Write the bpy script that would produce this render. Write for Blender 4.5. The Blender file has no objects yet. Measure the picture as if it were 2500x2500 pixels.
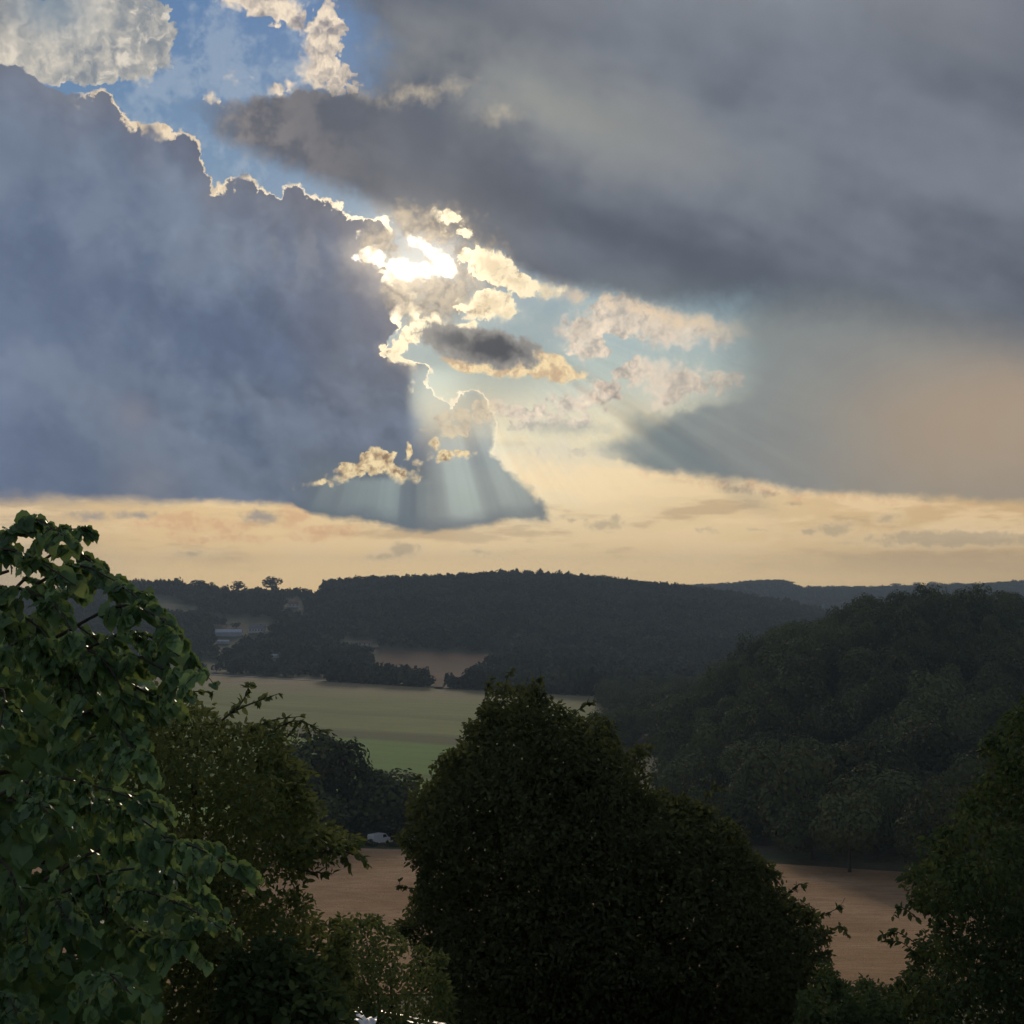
import bpy, bmesh, math, random
import numpy as np
from mathutils import Vector, Matrix, Quaternion, noise as mnoise

# ------------------------------------------------------------------ camera
SC = bpy.context.scene
COL = SC.collection
FOC = 3434.0              # focal length in pixels of the 2500 px photograph
HZ = 1430.0               # row of the eye level
cam_d = bpy.data.cameras.new('camera')
cam = bpy.data.objects.new('camera', cam_d)
COL.objects.link(cam)
cam.location = (0, 0, 0)
cam.rotation_euler = (math.radians(90), 0, 0)
cam_d.sensor_width = 36
cam_d.lens = 36 * FOC / 2500
cam_d.shift_y = (HZ - 1250) / 2500
cam_d.clip_start = 0.2
cam_d.clip_end = 30000
SC.camera = cam

# ------------------------------------------------------------------ exposure
SC.view_settings.view_transform = 'Standard'
SC.view_settings.look = 'None'
SC.view_settings.exposure = 0
SC.view_settings.gamma = 1
SC.view_settings.use_curve_mapping = False
SC.cycles.use_denoising = True
SC.cycles.use_adaptive_sampling = True
SC.cycles.adaptive_threshold = 0.02
SC.cycles.adaptive_min_samples = 8
SC.cycles.max_bounces = 5
SC.cycles.diffuse_bounces = 2
SC.cycles.glossy_bounces = 2
SC.cycles.transmission_bounces = 3
SC.cycles.transparent_max_bounces = 6
SC.cycles.volume_bounces = 0
SC.cycles.use_light_tree = False

# ------------------------------------------------------------------ sun
SUN_PX, SUN_PY = 1016.0, 650.0
SUN_AZ = math.atan((SUN_PX - 1250) / FOC)
SUN_EL = math.atan((HZ - SUN_PY) / FOC * math.cos(SUN_AZ))
sd = bpy.data.lights.new('sun', 'SUN')
sd.energy = 1.5
sd.angle = math.radians(10)
sd.color = (1.0, 0.82, 0.6)
sun = bpy.data.objects.new('sun', sd)
COL.objects.link(sun)
to_sun = Vector((math.sin(SUN_AZ) * math.cos(SUN_EL), math.cos(SUN_AZ) * math.cos(SUN_EL), math.sin(SUN_EL)))
sun.rotation_euler = (-to_sun).to_track_quat('-Z', 'Y').to_euler()

# ------------------------------------------------------------------ sky
def lin(r, g, b):
    def f(c):
        c /= 255.0
        return c / 12.92 if c <= 0.04045 else ((c + 0.055) / 1.055) ** 2.4
    return (f(r), f(g), f(b))

world = bpy.data.worlds.new('World')
SC.world = world
world.use_nodes = True
WT = world.node_tree
for n in list(WT.nodes):
    WT.nodes.remove(n)
world.cycles.sampling_method = 'NONE'

class S:
    """a scalar socket with arithmetic"""
    tree = WT
    def __init__(self, s): self.s = s
    def __add__(a, b): return m_('ADD', a, b)
    __radd__ = __add__
    def __sub__(a, b): return m_('SUBTRACT', a, b)
    def __rsub__(a, b): return m_('SUBTRACT', b, a)
    def __mul__(a, b): return m_('MULTIPLY', a, b)
    __rmul__ = __mul__
    def __truediv__(a, b): return m_('DIVIDE', a, b)
    def __rtruediv__(a, b): return m_('DIVIDE', b, a)
    def __neg__(a): return m_('MULTIPLY', a, -1.0)

def put(sock, v):
    if isinstance(v, S): S.tree.links.new(v.s, sock)
    elif isinstance(v, V): S.tree.links.new(v.s, sock)
    else: sock.default_value = v
def m_(op, a, b=None, c=None, clamp=False):
    n = S.tree.nodes.new('ShaderNodeMath'); n.operation = op; n.use_clamp = clamp
    put(n.inputs[0], a)
    if b is not None: put(n.inputs[1], b)
    if c is not None: put(n.inputs[2], c)
    return S(n.outputs[0])
def mn(*a):
    r = a[0]
    for x in a[1:]: r = m_('MINIMUM', r, x)
    return r
def mx(*a):
    r = a[0]
    for x in a[1:]: r = m_('MAXIMUM', r, x)
    return r
def sat(a):
    n = S.tree.nodes.new('ShaderNodeClamp'); put(n.inputs[0], a); return S(n.outputs[0])
def ex(a): return m_('EXPONENT', a)
def ss(x, a, b, lo=0.0, hi=1.0):
    n = S.tree.nodes.new('ShaderNodeMapRange'); n.interpolation_type = 'SMOOTHSTEP'; n.clamp = False
    put(n.inputs[0], x); put(n.inputs[1], a); put(n.inputs[2], b); put(n.inputs[3], lo); put(n.inputs[4], hi)
    return S(n.outputs[0])
class V:
    """a vector / colour socket"""
    def __init__(self, s): self.s = s
def vec(x, y, z=0.0):
    n = S.tree.nodes.new('ShaderNodeCombineXYZ')
    put(n.inputs[0], x); put(n.inputs[1], y); put(n.inputs[2], z)
    return V(n.outputs[0])
def vm(op, a, b=None, scale=None):
    n = S.tree.nodes.new('ShaderNodeVectorMath'); n.operation = op
    put(n.inputs[0], a)
    if b is not None: put(n.inputs[1], b)
    if scale is not None: put(n.inputs['Scale'], scale)
    return n
def vadd(a, b): return V(vm('ADD', a, b).outputs[0])
def vscale(a, s): return V(vm('SCALE', a, scale=s).outputs[0])
def vlen(a): return S(vm('LENGTH', a).outputs['Value'])
def rgb(v):
    n = S.tree.nodes.new('ShaderNodeSeparateColor'); put(n.inputs[0], v)
    return S(n.outputs[0]), S(n.outputs[1]), S(n.outputs[2])
def xyz(v):
    n = S.tree.nodes.new('ShaderNodeSeparateXYZ'); put(n.inputs[0], v)
    return S(n.outputs[0]), S(n.outputs[1]), S(n.outputs[2])
def mapping(v, loc=(0, 0, 0), rot=0.0, scale=(1, 1, 1), typ='TEXTURE'):
    n = S.tree.nodes.new('ShaderNodeMapping'); n.vector_type = typ
    put(n.inputs[0], v)
    n.inputs[1].default_value = loc; n.inputs[2].default_value = (0, 0, rot); n.inputs[3].default_value = scale
    return V(n.outputs[0])
def noi(v, scale, detail=4.0, rough=0.55, seed=0.0, dist=0.0, color=False, stretch=None):
    if stretch: v = mapping(v, (seed, seed * 1.7, seed * 0.3), stretch[2] if len(stretch) > 2 else 0.0, (stretch[0], stretch[1], 1), 'TEXTURE')
    elif seed: v = mapping(v, (seed, seed * 1.7, seed * 0.3), 0, (1, 1, 1))
    n = S.tree.nodes.new('ShaderNodeTexNoise'); n.noise_dimensions = NDIM
    put(n.inputs['Vector'], v); n.inputs['Scale'].default_value = scale
    n.inputs['Detail'].default_value = detail; n.inputs['Roughness'].default_value = rough
    n.inputs['Distortion'].default_value = dist
    return V(n.outputs['Color']) if color else S(n.outputs['Fac'])
def voro(v, scale, seed=0.0):
    """round billows: distance to scattered points, two sizes"""
    if seed: v = mapping(v, (seed, seed * 1.7, 0))
    r = None
    for sc, w in ((1.0, 0.62), (2.3, 0.38)):
        n = S.tree.nodes.new('ShaderNodeTexVoronoi'); n.feature = 'F1'; n.voronoi_dimensions = '2D'
        put(n.inputs['Vector'], v); n.inputs['Scale'].default_value = scale * sc
        d = S(n.outputs['Distance']) * w
        r = d if r is None else r + d
    return r
NDIM = '2D'
def curve(x, pts, smooth=True):
    """y(x) through points, flat beyond the ends"""
    xs = [p[0] for p in pts]; ys = [p[1] for p in pts]
    x0, x1, y0, y1 = min(xs), max(xs), min(ys), max(ys)
    if y1 - y0 < 1e-6: y1 = y0 + 1e-6
    pn = [((a - x0) / (x1 - x0), (b - y0) / (y1 - y0)) for a, b in pts]
    return_in = sat(m_('MULTIPLY_ADD', x, 1.0 / (x1 - x0), -x0 / (x1 - x0)))
    n2 = S.tree.nodes.new('ShaderNodeFloatCurve')
    c2 = n2.mapping.curves[0]; n2.mapping.extend = 'HORIZONTAL'
    while len(c2.points) < len(pn): c2.points.new(0.5, 0.5)
    for q, (a, b) in zip(c2.points, pn):
        q.location = (a, b); q.handle_type = 'AUTO_CLAMPED' if smooth else 'VECTOR'
    n2.mapping.update()
    put(n2.inputs['Value'], return_in)
    return m_('MULTIPLY_ADD', S(n2.outputs[0]), y1 - y0, y0)
def col(c): 
    return lin(*c) + (1.0,)
def mixc(f, a, b):
    n = S.tree.nodes.new('ShaderNodeMix'); n.data_type = 'RGBA'; n.clamp_factor = True
    put(n.inputs[0], f)
    for k, v in ((6, a), (7, b)):
        if isinstance(v, V): S.tree.links.new(v.s, n.inputs[k])
        else: n.inputs[k].default_value = col(v)
    return V(n.outputs[2])
def cin(sock, v):
    if isinstance(v, V): S.tree.links.new(v.s, sock)
    else: sock.default_value = col(v)
def addc(a, b, f):
    """a + b * f"""
    n = S.tree.nodes.new('ShaderNodeMix'); n.data_type = 'RGBA'; n.clamp_factor = False; n.blend_type = 'ADD'
    put(n.inputs[0], f); cin(n.inputs[6], a); cin(n.inputs[7], b)
    return V(n.outputs[2])
def mulc(a, f):
    """a * f"""
    n = S.tree.nodes.new('ShaderNodeMix'); n.data_type = 'RGBA'; n.clamp_factor = False
    put(n.inputs[0], f); cin(n.inputs[6], (0, 0, 0)); cin(n.inputs[7], a)
    return V(n.outputs[2])

K = FOC / 1000.0
def PP(px, py):
    """pixel of the photograph -> sky angles (azimuth, height), in units of about 1000 px; y runs down"""
    u = (px - 1250) / FOC; v = (HZ - py) / FOC
    a = math.atan(u); e = math.atan(v * math.cos(a))
    return 1.25 + K * a, HZ / 1000 - K * e
def CX(pts, **k):                                   # y as a function of x, points given in thousands of pixels
    q = [PP(a * 1000, b * 1000) for a, b in pts]
    return curve(X, q, **k)
def CY(pts, **k):                                   # x as a function of y
    q = [PP(a * 1000, b * 1000) for b, a in pts]
    return curve(Y, [(b, a) for a, b in q], **k)

tc = WT.nodes.new('ShaderNodeTexCoord')
D = V(tc.outputs['Generated'])
dx, dy, dz = xyz(D)
AZ = m_('ARCTAN2', dx, dy)
EL = m_('ARCSINE', dz)
X0 = AZ * K + 1.25
Y0 = HZ / 1000 - EL * K
DN = vec(X0, Y0)                                   # direction scaled so that noise scales are per 1000 px

# turbulent displacement of the cloud outlines
wa = noi(DN, 5.0, 6, 0.58, color=True)
wax, way, _ = rgb(wa)
wb = noi(DN, 26.0, 5, 0.6, seed=3.1, color=True)
wbx, wby, _ = rgb(wb)
bil = voro(vec(X0 + (wbx - 0.5) * 0.03, Y0 + (wby - 0.5) * 0.03), 26.0, seed=1.3)             # round billows
n_big = noi(DN, 2.2, 5, 0.5, seed=5.2)
n_mid = noi(DN, 6.5, 6, 0.55, seed=7.7)
n_fin = noi(DN, 28.0, 6, 0.66, seed=9.1)
n_dia = noi(DN, 2.6, 4, 0.48, seed=2.4, stretch=(3.0, 1.0, 0.36))       # long bands falling to the right
n_str = noi(DN, 8.0, 5, 0.55, seed=4.4, stretch=(5.0, 1.0, 0.0))       # flat streaks near the horizon

X = X0 + (wax - 0.5) * 0.075 + (wbx - 0.5) * 0.030
Y = Y0 + (way - 0.5) * 0.075 + (wby - 0.5) * 0.030
PW = vec(X, Y)
XL = X0 + (wbx - 0.5) * 0.022 + (wax - 0.5) * 0.03
YL = Y0 + (wby - 0.5) * 0.022 + (way - 0.5) * 0.03
PL = vec(XL, YL)

def ells(P, lst, k=0.02):
    """union of soft ellipses (x, y, rx, ry, turn): roughly the distance inside"""
    x, y = (XL, YL) if P is PL else (X, Y)
    turned = {0: P}
    r = None
    for e in lst:
        cx, cy, rx, ry = e[:4]; rot = round((e[4] if len(e) > 4 else 0) / 10) * 10
        a, b = PP(cx * 1000, cy * 1000)
        c, s = math.cos(math.radians(rot)), math.sin(math.radians(rot))
        if rot not in turned:
            turned[rot] = vec(m_('MULTIPLY_ADD', x, c, y * s), m_('MULTIPLY_ADD', x, -s, y * c))
        a, b = a * c + b * s, -a * s + b * c
        n = S.tree.nodes.new('ShaderNodeVectorMath'); n.operation = 'MULTIPLY_ADD'
        put(n.inputs[0], turned[rot]); n.inputs[1].default_value = (1 / rx, 1 / ry, 0); n.inputs[2].default_value = (-a / rx, -b / ry, 0)
        q = vlen(V(n.outputs[0])); m = min(rx, ry)
        d = m_('MULTIPLY_ADD', q, -m, m)
        r = d if r is None else m_('SMOOTH_MAX', r, d, k)
    return r

SX, SY = PP(SUN_PX, SUN_PY)
ddx = X0 - SX; ddy = Y0 - SY
SD = m_('SQRT', ddx * ddx + ddy * ddy)                # distance from the sun
g_near = ex(SD * -9.0); g_mid = ex(SD * -3.2); g_far = ex(SD * -1.3)
ANG = m_('ARCTAN2', ddx, ddy)                         # 0 straight down, positive to the right

# --- clear sky: Nishita behind a thin high veil
nish = WT.nodes.new('ShaderNodeTexSky'); nish.sky_type = 'NISHITA'; nish.sun_disc = False
nish.sun_elevation = SUN_EL; nish.sun_rotation = SUN_AZ
nish.air_density = 1.0; nish.dust_density = 1.5; nish.ozone_density = 1.5
NSTR = 0.10
clear = mulc(V(nish.outputs[0]), NSTR * 0.6)

def ramp(x, stops):
    x0, x1 = stops[0][0], stops[-1][0]
    xi = sat(m_('MULTIPLY_ADD', x, 1.0 / (x1 - x0), -x0 / (x1 - x0)))
    n = S.tree.nodes.new('ShaderNodeValToRGB')
    cr = n.color_ramp; cr.interpolation = 'EASE'
    while len(cr.elements) < len(stops): cr.elements.new(0.5)
    for e, (p, c) in zip(cr.elements, stops):
        e.position = (p - x0) / (x1 - x0); e.color = col(c)
    put(n.inputs[0], xi)
    return V(n.outputs[0])

veil = ramp(Y0 + (n_str - 0.5) * 0.08, [(-0.4, (66, 108, 165)), (0.1, (84, 124, 170)), (0.42, (98, 135, 172)), (0.62, (112, 146, 172)), (0.82, (122, 153, 167)),
                   (0.95, (150, 168, 166)), (1.05, (190, 186, 160)), (1.15, (214, 191, 150)), (1.26, (226, 193, 142)), (1.34, (236, 203, 150)), (1.40, (246, 213, 158)), (1.45, (248, 212, 152))])
sky = mixc(0.95, clear, veil)

def noi1(x):
    n = S.tree.nodes.new('ShaderNodeTexNoise'); n.noise_dimensions = '1D'
    put(n.inputs['W'], x); n.inputs['Scale'].default_value = 1.0; n.inputs['Detail'].default_value = 3
    return S(n.outputs['Fac'])
def layer(base, f, w, c):
    return mixc(ss(f, 0.0, w), base, c)
def spot(x, y, kx, ky):
    """soft patch in the sky"""
    a, b = PP(x * 1000, y * 1000)
    return ex((m_('POWER', (X0 - a) * kx, 2.0) + m_('POWER', (Y0 - b) * ky, 2.0)) * -1.0)

# relief of the cumulus: brighter where the cloud thins out towards the sun
sdi = 0.018 / (SD + 0.03)
rel_a = noi(vec(X0 + (wbx - 0.5) * 0.05, Y0 + (wby - 0.5) * 0.05), 12.0, 6, 0.60, seed=40.0)
rel_b = noi(vec(X0 + (wbx - 0.5) * 0.05 - ddx * sdi, Y0 + (wby - 0.5) * 0.05 - ddy * sdi), 12.0, 4, 0.58, seed=40.0)
soft = ss(n_mid + (n_fin - 0.5) * 0.4, 0.40, 0.66, 0.006, 0.050)   # crisp here, feathered there
rel = (rel_a - rel_b) * 4.5                                   # about -1 .. 1
crumb = (n_fin - 0.5) * 0.05 + (0.40 - bil) * 0.05

# brighter and paler below the sun, duller towards both sides
hz_c = ex(m_('POWER', (X0 - 1.30) * 1.8, 2.0) * -1.0) * ss(Y0, 0.90, 1.04) * ss(Y0, 1.46, 1.22)
sky = mixc(hz_c * 0.70, sky, (244, 223, 182))
sky = mixc(ss(X0, 1.7, 2.6) * ss(Y0, 1.1, 1.25) * 0.6, sky, (204, 170, 122))
sky = mixc(ss(X0, 0.45, -0.1) * ss(Y0, 1.1, 1.25) * 0.75, sky, (186, 168, 146))

# --- flat streaks and small clouds low over the ridge
lo = ss(Y0, 1.02, 1.16) * ss(Y0, 1.43, 1.30)
n_st2 = noi(DN, 26.0, 4, 0.6, seed=14.4, stretch=(4.0, 1.0, 0.0))
sky = mixc(ss(n_str + (n_st2 - 0.5) * 0.5, 0.50, 0.64) * lo * 0.65, sky, (252, 220, 172))
sky = mixc(ss(n_str + (n_st2 - 0.5) * 0.4, 0.47, 0.34) * lo * 0.55, sky, (190, 160, 124))
n_low = noi(DN, 12.0, 5, 0.6, seed=11.3, stretch=(2.4, 1.0, 0.0))
lows = ells(PL, [(0.985, 1.342, 0.045, 0.022), (0.935, 1.36, 0.04, 0.012), (1.48, 1.283, 0.055, 0.015), (1.50, 1.270, 0.018, 0.014), (1.40, 1.268, 0.06, 0.008), (1.725, 1.293, 0.035, 0.010),
                 (1.85, 1.298, 0.05, 0.006), (2.04, 1.292, 0.055, 0.016), (1.97, 1.298, 0.03, 0.010), (2.175, 1.267, 0.030, 0.015), (0.47, 1.35, 0.05, 0.008), (1.17, 1.347, 0.05, 0.007),
                 (2.33, 1.315, 0.24, 0.022)], 0.004) + (n_fin - 0.48) * 0.026
sky = mixc(ss(lows, -0.012, 0.004) * 0.40, sky, (246, 218, 172))
sky = mixc(ss(lows, 0.0, 0.012) * 0.55, sky, (172, 156, 130))
# left: peach and grey cloud pieces under the bank
pl = ells(PL, [(0.55, 1.278, 0.20, 0.026), (0.46, 1.262, 0.10, 0.020), (0.72, 1.255, 0.06, 0.028), (0.21, 1.290, 0.06, 0.014), (0.80, 1.292, 0.10, 0.016), (0.60, 1.31, 0.2, 0.010)], 0.01) + (n_low - 0.48) * 0.07
sky = mixc(ss(pl, 0.0, 0.015) * 0.65, sky, mixc(ss(n_fin, 0.4, 0.6), (226, 176, 132), (240, 200, 150)))
sky = mixc(ss(ells(PL, [(0.215, 1.262, 0.055, 0.018), (0.635, 1.262, 0.055, 0.022), (0.33, 1.258, 0.10, 0.014)], 0.01) + (n_fin - 0.48) * 0.03, 0.0, 0.02) * 0.8, sky, (150, 146, 146))

# --- glow of the hidden sun in the thin air
sky = addc(sky, (255, 232, 190), g_mid * 0.08 + g_near * 0.06)

# --- lit cumulus shreds right of the sun
cf = ells(PW, [(1.43, 0.805, 0.085, 0.045), (1.53, 0.775, 0.10, 0.060), (1.62, 0.800, 0.11, 0.045, 10), (1.74, 0.818, 0.08, 0.028, 10), (1.46, 0.845, 0.06, 0.035),
               (1.57, 0.905, 0.075, 0.045), (1.65, 0.93, 0.095, 0.050, 10), (1.77, 0.93, 0.065, 0.034), (1.62, 0.97, 0.05, 0.040), (1.71, 1.048, 0.03, 0.014),
               (1.27, 0.995, 0.10, 0.030), (1.43, 0.975, 0.12, 0.032), (1.49, 0.950, 0.06, 0.028), (1.42, 0.938, 0.040, 0.016), (1.36, 1.028, 0.16, 0.026), (1.38, 1.10, 0.14, 0.02)], 0.015)
cf = cf + crumb * 0.7 + (n_mid - 0.48) * 0.07
cfc = mixc(ss(rel * 0.5 + (n_fin - 0.5) * 1.6 + (n_mid - 0.5) * 1.6 - ss(cf, 0.01, 0.07) * 0.2, -0.7, 0.45), (160, 150, 144), (246, 222, 196))
cfc = mixc(ss(X0 + Y0 * 0.5, 2.05, 2.25) * 0.4, cfc, (190, 184, 168))
cfc = mixc(ss(cf + (n_fin - 0.5) * 0.03, 0.012, 0.055) * 0.45, cfc, (184, 172, 160))
sky = mixc(ss(cf, -0.05, 0.03) * 0.40, sky, (186, 190, 184))
sky = mixc(ss(cf, 0.0, soft) * ss(Y0, 1.12, 1.0, 0.35, 0.95), sky, cfc)
# grey shelf under them
sh = ells(PL, [(1.42, 1.045, 0.14, 0.024), (1.33, 1.035, 0.09, 0.016), (1.52, 1.09, 0.10, 0.035, 10)], 0.02) + (n_mid - 0.5) * 0.05
sky = mixc(ss(sh, -0.008, 0.03) * 0.8, sky, mixc(n_mid, (152, 152, 146), (132, 140, 140)))

# --- grey veil under the right-hand cloud, dark wedge on its left, warm rain light at its right end
vb = CX([(1.28, 1.03), (1.40, 1.085), (1.50, 1.13), (1.60, 1.163), (1.70, 1.172), (1.80, 1.188), (1.90, 1.208), (2.0, 1.220), (2.2, 1.228), (2.5, 1.242)])
vl = CY([(0.70, 1.84), (0.80, 1.78), (0.88, 1.80), (0.97, 1.76), (1.02, 1.60), (1.06, 1.53), (1.10, 1.50), (1.20, 1.45)])
fv = mn(ss(vb - (Y0 + Y) * 0.5 + (n_fin - 0.5) * 0.02, 0.0, 0.03), ss(X - vl + (n_dia - 0.5) * 0.2, -0.07, 0.12))
vc = mixc(ss(X0 + (n_dia - 0.5) * 0.6, 1.55, 2.0), (110, 121, 126), (130, 137, 139))
vc = mixc(spot(1.78, 0.93, 6.0, 9.0) * 0.5, vc, (140, 148, 148))
vc = mixc(ss(X0 + (n_dia - 0.5) * 0.4, 1.9, 2.35) * ss(Y0 + (n_dia - 0.5) * 0.2, 0.86, 1.04), vc, (152, 145, 131))
vc = mixc(spot(2.50, 1.02, 2.3, 5.0) * 0.75, vc, (178, 153, 130))
vc = mixc(ss(noi1(ANG * 16.0 + SD * 0.6), 0.42, 0.62) * ss(X0, 2.2, 1.7) * 0.28, vc, (146, 154, 152))
vc = mixc(ss(n_mid, 0.42, 0.62) * 0.10, vc, (168, 166, 152))
sky = mixc(fv * 0.97, sky, vc)
# lit shreds along its lower edge
er = ss(m_('ABSOLUTE', vb - Y), 0.016, 0.0) * ss(X0, 1.5, 1.62) * ss(n_fin, 0.42, 0.60)
sky = mixc(er * 0.5, sky, (228, 184, 140))
sky = mixc(ss(ells(PL, [(1.80, 1.194, 0.045, 0.015, 10), (1.87, 1.207, 0.05, 0.010), (1.93, 1.227, 0.03, 0.007)], 0.004) + (n_fin - 0.48) * 0.03, 0, 0.014) * 0.6, sky, (160, 138, 120))

# --- thin wisps in the blue gap
sky = mixc(ss(n_mid + (n_fin - 0.5) * 0.5, 0.46, 0.68) * 0.40 * ss(Y0, 0.60, 0.42), sky, (178, 190, 202))

# --- lit cloud at the top left and the ones around the blue gap
tl = ells(PW, [(0.04, 0.11, 0.15, 0.10), (0.20, 0.095, 0.15, 0.10), (0.30, 0.11, 0.12, 0.085), (0.375, 0.085, 0.055, 0.070), (0.25, -0.01, 0.15, 0.06), (0.21, 0.170, 0.07, 0.03), (0.08, 0.19, 0.04, 0.022), (0.0, 0.02, 0.10, 0.06)], 0.03)
tl = tl + crumb + (n_mid - 0.48) * 0.03
tlc = mixc(ss(rel * 0.7 + (n_mid - 0.5) * 2.4 + (n_big - 0.5) * 2.0, -1.0, 0.75), (134, 142, 150), (222, 212, 196))
tlc = mixc(ss(rel, 0.2, 0.9) * 0.4, tlc, (240, 230, 214))
tlc = mixc(ss(X0 + (n_mid - 0.5) * 0.4, 0.16, -0.06) * ss(Y0 + (n_mid - 0.5) * 0.1, 0.06, 0.16), tlc, (120, 120, 126))
tlc = mixc(spot(0.12, 0.02, 9.0, 16.0) * 0.8, tlc, (132, 148, 162))
sky = mixc(ss(tl, 0.0, soft * 0.7), sky, tlc)
t2 = ells(PW, [(0.785, 0.10, 0.06, 0.070), (0.78, 0.17, 0.065, 0.065), (0.82, 0.20, 0.06, 0.04), (0.71, 0.222, 0.065, 0.022, -10), (0.53, 0.237, 0.030, 0.014), (0.68, 0.025, 0.10, 0.042, 20), (0.59, -0.005, 0.16, 0.034, 10), (0.53, 0.195, 0.06, 0.010, -10), (0.57, 0.185, 0.014, 0.016)], 0.015)
t2 = t2 + crumb
t2c = mixc(ss(rel * 0.8 + (n_mid - 0.5) * 1.8 + 0.1, -0.8, 0.5), (146, 142, 146), (244, 226, 202))
sky = mixc(ss(t2, 0.0, soft), sky, t2c)

# --- the big dark cloud filling the upper right
rl = CX([(0.30, 0.22), (0.47, 0.27), (0.50, 0.32), (0.60, 0.395), (0.70, 0.438), (0.80, 0.475), (0.88, 0.510), (0.95, 0.545), (1.00, 0.575), (1.05, 0.595), (1.10, 0.605), (1.20, 0.640), (1.30, 0.690), (1.40, 0.725),
         (1.55, 0.755), (1.65, 0.780), (1.75, 0.80), (1.85, 0.81), (2.0, 0.825), (2.2, 0.865), (2.5, 0.935)])
ru = CY([(-1.0, 0.60), (-0.10, 0.70), (0.0, 0.76), (0.04, 0.81), (0.08, 0.84), (0.12, 0.85), (0.17, 0.835), (0.205, 0.81), (0.225, 0.74), (0.238, 0.52), (0.26, 0.46), (0.45, 0.40)])
fr_low = rl - (Y0 + Y) * 0.5 + (n_mid - 0.5) * 0.03
fr_up = X + (n_mid - 0.5) * 0.14 - ru
wlow = ss(X0, 1.5, 2.2, 0.055, 0.20)
fr = mn(ss(fr_low + (n_fin - 0.5) * 0.04, -0.01, wlow), ss(fr_up + (n_fin - 0.5) * 0.10, -0.04, 0.16))
rc = mixc(ss(n_dia + (n_mid - 0.5) * 0.18, 0.36, 0.64), (94, 101, 114), (122, 129, 141))
bil2r = noi(DN, 5.5, 6, 0.60, seed=61.0, stretch=(1.8, 1.0, 0.36))
rc = mixc(ss(fr_low + (n_dia - 0.5) * 0.30, 0.24, 0.0) * ss(X0, 0.7, 1.1) * 0.8, rc, (80, 87, 98))
rc = mixc(ss(Y0 + (n_dia - 0.5) * 0.5 - (X0 - 1.5) * 0.1, 0.30, -0.10) * ss(X0, 0.9, 1.5) * 0.75, rc, (142, 146, 152))
wl = ex((m_('POWER', (X0 - 1.32) * 2.2, 2.0) + m_('POWER', (Y0 - 0.29 - (X0 - 1.3) * 0.28) * 8.0, 2.0)) * -1.0)
rc = mixc(wl * ss(n_dia + (n_mid - 0.5) * 0.5, 0.25, 0.65) * 0.85, rc, (148, 149, 145))
rc = mixc(ss(X0, 1.05, 0.55) * 0.75, rc, mixc(ss(n_mid + (n_fin - 0.5) * 0.4 + rel * 0.08, 0.36, 0.64), (104, 105, 113), (146, 140, 138)))
sp = ells(PW, [(1.01, 0.222, 0.09, 0.024), (1.22, 0.287, 0.05, 0.020), (0.90, 0.225, 0.04, 0.016), (1.10, 0.215, 0.05, 0.018)], 0.01) + (n_fin - 0.5) * 0.06
rc = mixc(ss(sp, -0.012, 0.04) * 0.6, rc, (204, 190, 166))
rc = mulc(rc, 1.0 + (bil2r - 0.5) * 0.30)
rc = mixc(ss(X0, 2.25, 2.55) * ss(Y0, 0.40, 0.0) * 0.8, rc, (94, 100, 120))
rc = addc(rc, (255, 226, 180), g_mid * 0.018)
sky = mixc(fr, sky, rc)
# lit fringe under it, right of the sun
fe = ss(m_('ABSOLUTE', fr_low - 0.005 + (n_fin - 0.5) * 0.03), 0.03, 0.0) * ss(X0, 1.3, 1.45) * ss(X0, 1.85, 1.7) * ss(n_mid + rel * 0.1, 0.40, 0.56)
sky = mixc(fe * 0.75, sky, (228, 200, 166))

# --- the blue-grey bank on the left and the cone under the sun
bt = CX([(-0.6, 0.10), (0.0, 0.15), (0.08, 0.195), (0.15, 0.230), (0.21, 0.232), (0.259, 0.220), (0.291, 0.252), (0.323, 0.291), (0.362, 0.301), (0.405, 0.306), (0.417, 0.330), (0.453, 0.336), (0.480, 0.360), (0.490, 0.390), (0.500, 0.425),
         (0.512, 0.458), (0.535, 0.455), (0.556, 0.440), (0.595, 0.430), (0.617, 0.453), (0.645, 0.456), (0.668, 0.488), (0.686, 0.456), (0.731, 0.462), (0.776, 0.480), (0.822, 0.484), (0.843, 0.515), (0.893, 0.537), (0.957, 0.543), (0.99, 0.58), (1.02, 0.63)])
br = CY([(0.52, 1.00), (0.55, 0.965), (0.58, 0.945), (0.62, 0.92), (0.65, 0.945), (0.70, 0.985), (0.75, 1.000), (0.78, 0.985), (0.83, 0.955), (0.86, 0.945), (0.870, 0.980), (0.880, 1.030), (0.90, 1.052), (0.935, 1.042), (0.965, 1.058), (0.99, 1.09),
         (1.02, 1.12), (1.05, 1.17), (1.08, 1.20), (1.12, 1.225), (1.14, 1.245), (1.18, 1.285), (1.22, 1.32), (1.26, 1.355), (1.30, 1.375)])
bb = CX([(-0.6, 1.232), (0.0, 1.232), (0.2, 1.240), (0.4, 1.246), (0.55, 1.240), (0.70, 1.237), (0.735, 1.252), (0.80, 1.266), (0.90, 1.285), (1.0, 1.300), (1.1, 1.297), (1.2, 1.288), (1.32, 1.277), (1.40, 1.262)])
top_d = Y - bt
rgt_d = br - X
edge = m_('SMOOTH_MIN', top_d, rgt_d, 0.015)
dome = ells(PW, [(1.15, 1.03, 0.062, 0.075), (1.17, 1.06, 0.05, 0.06)])
edge = mx(edge, dome) + (n_fin - 0.5) * 0.014 + (0.40 - bil) * 0.022
base_d = bb - (Y0 * 0.55 + Y * 0.45) + (n_low - 0.45) * 0.045
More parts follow.
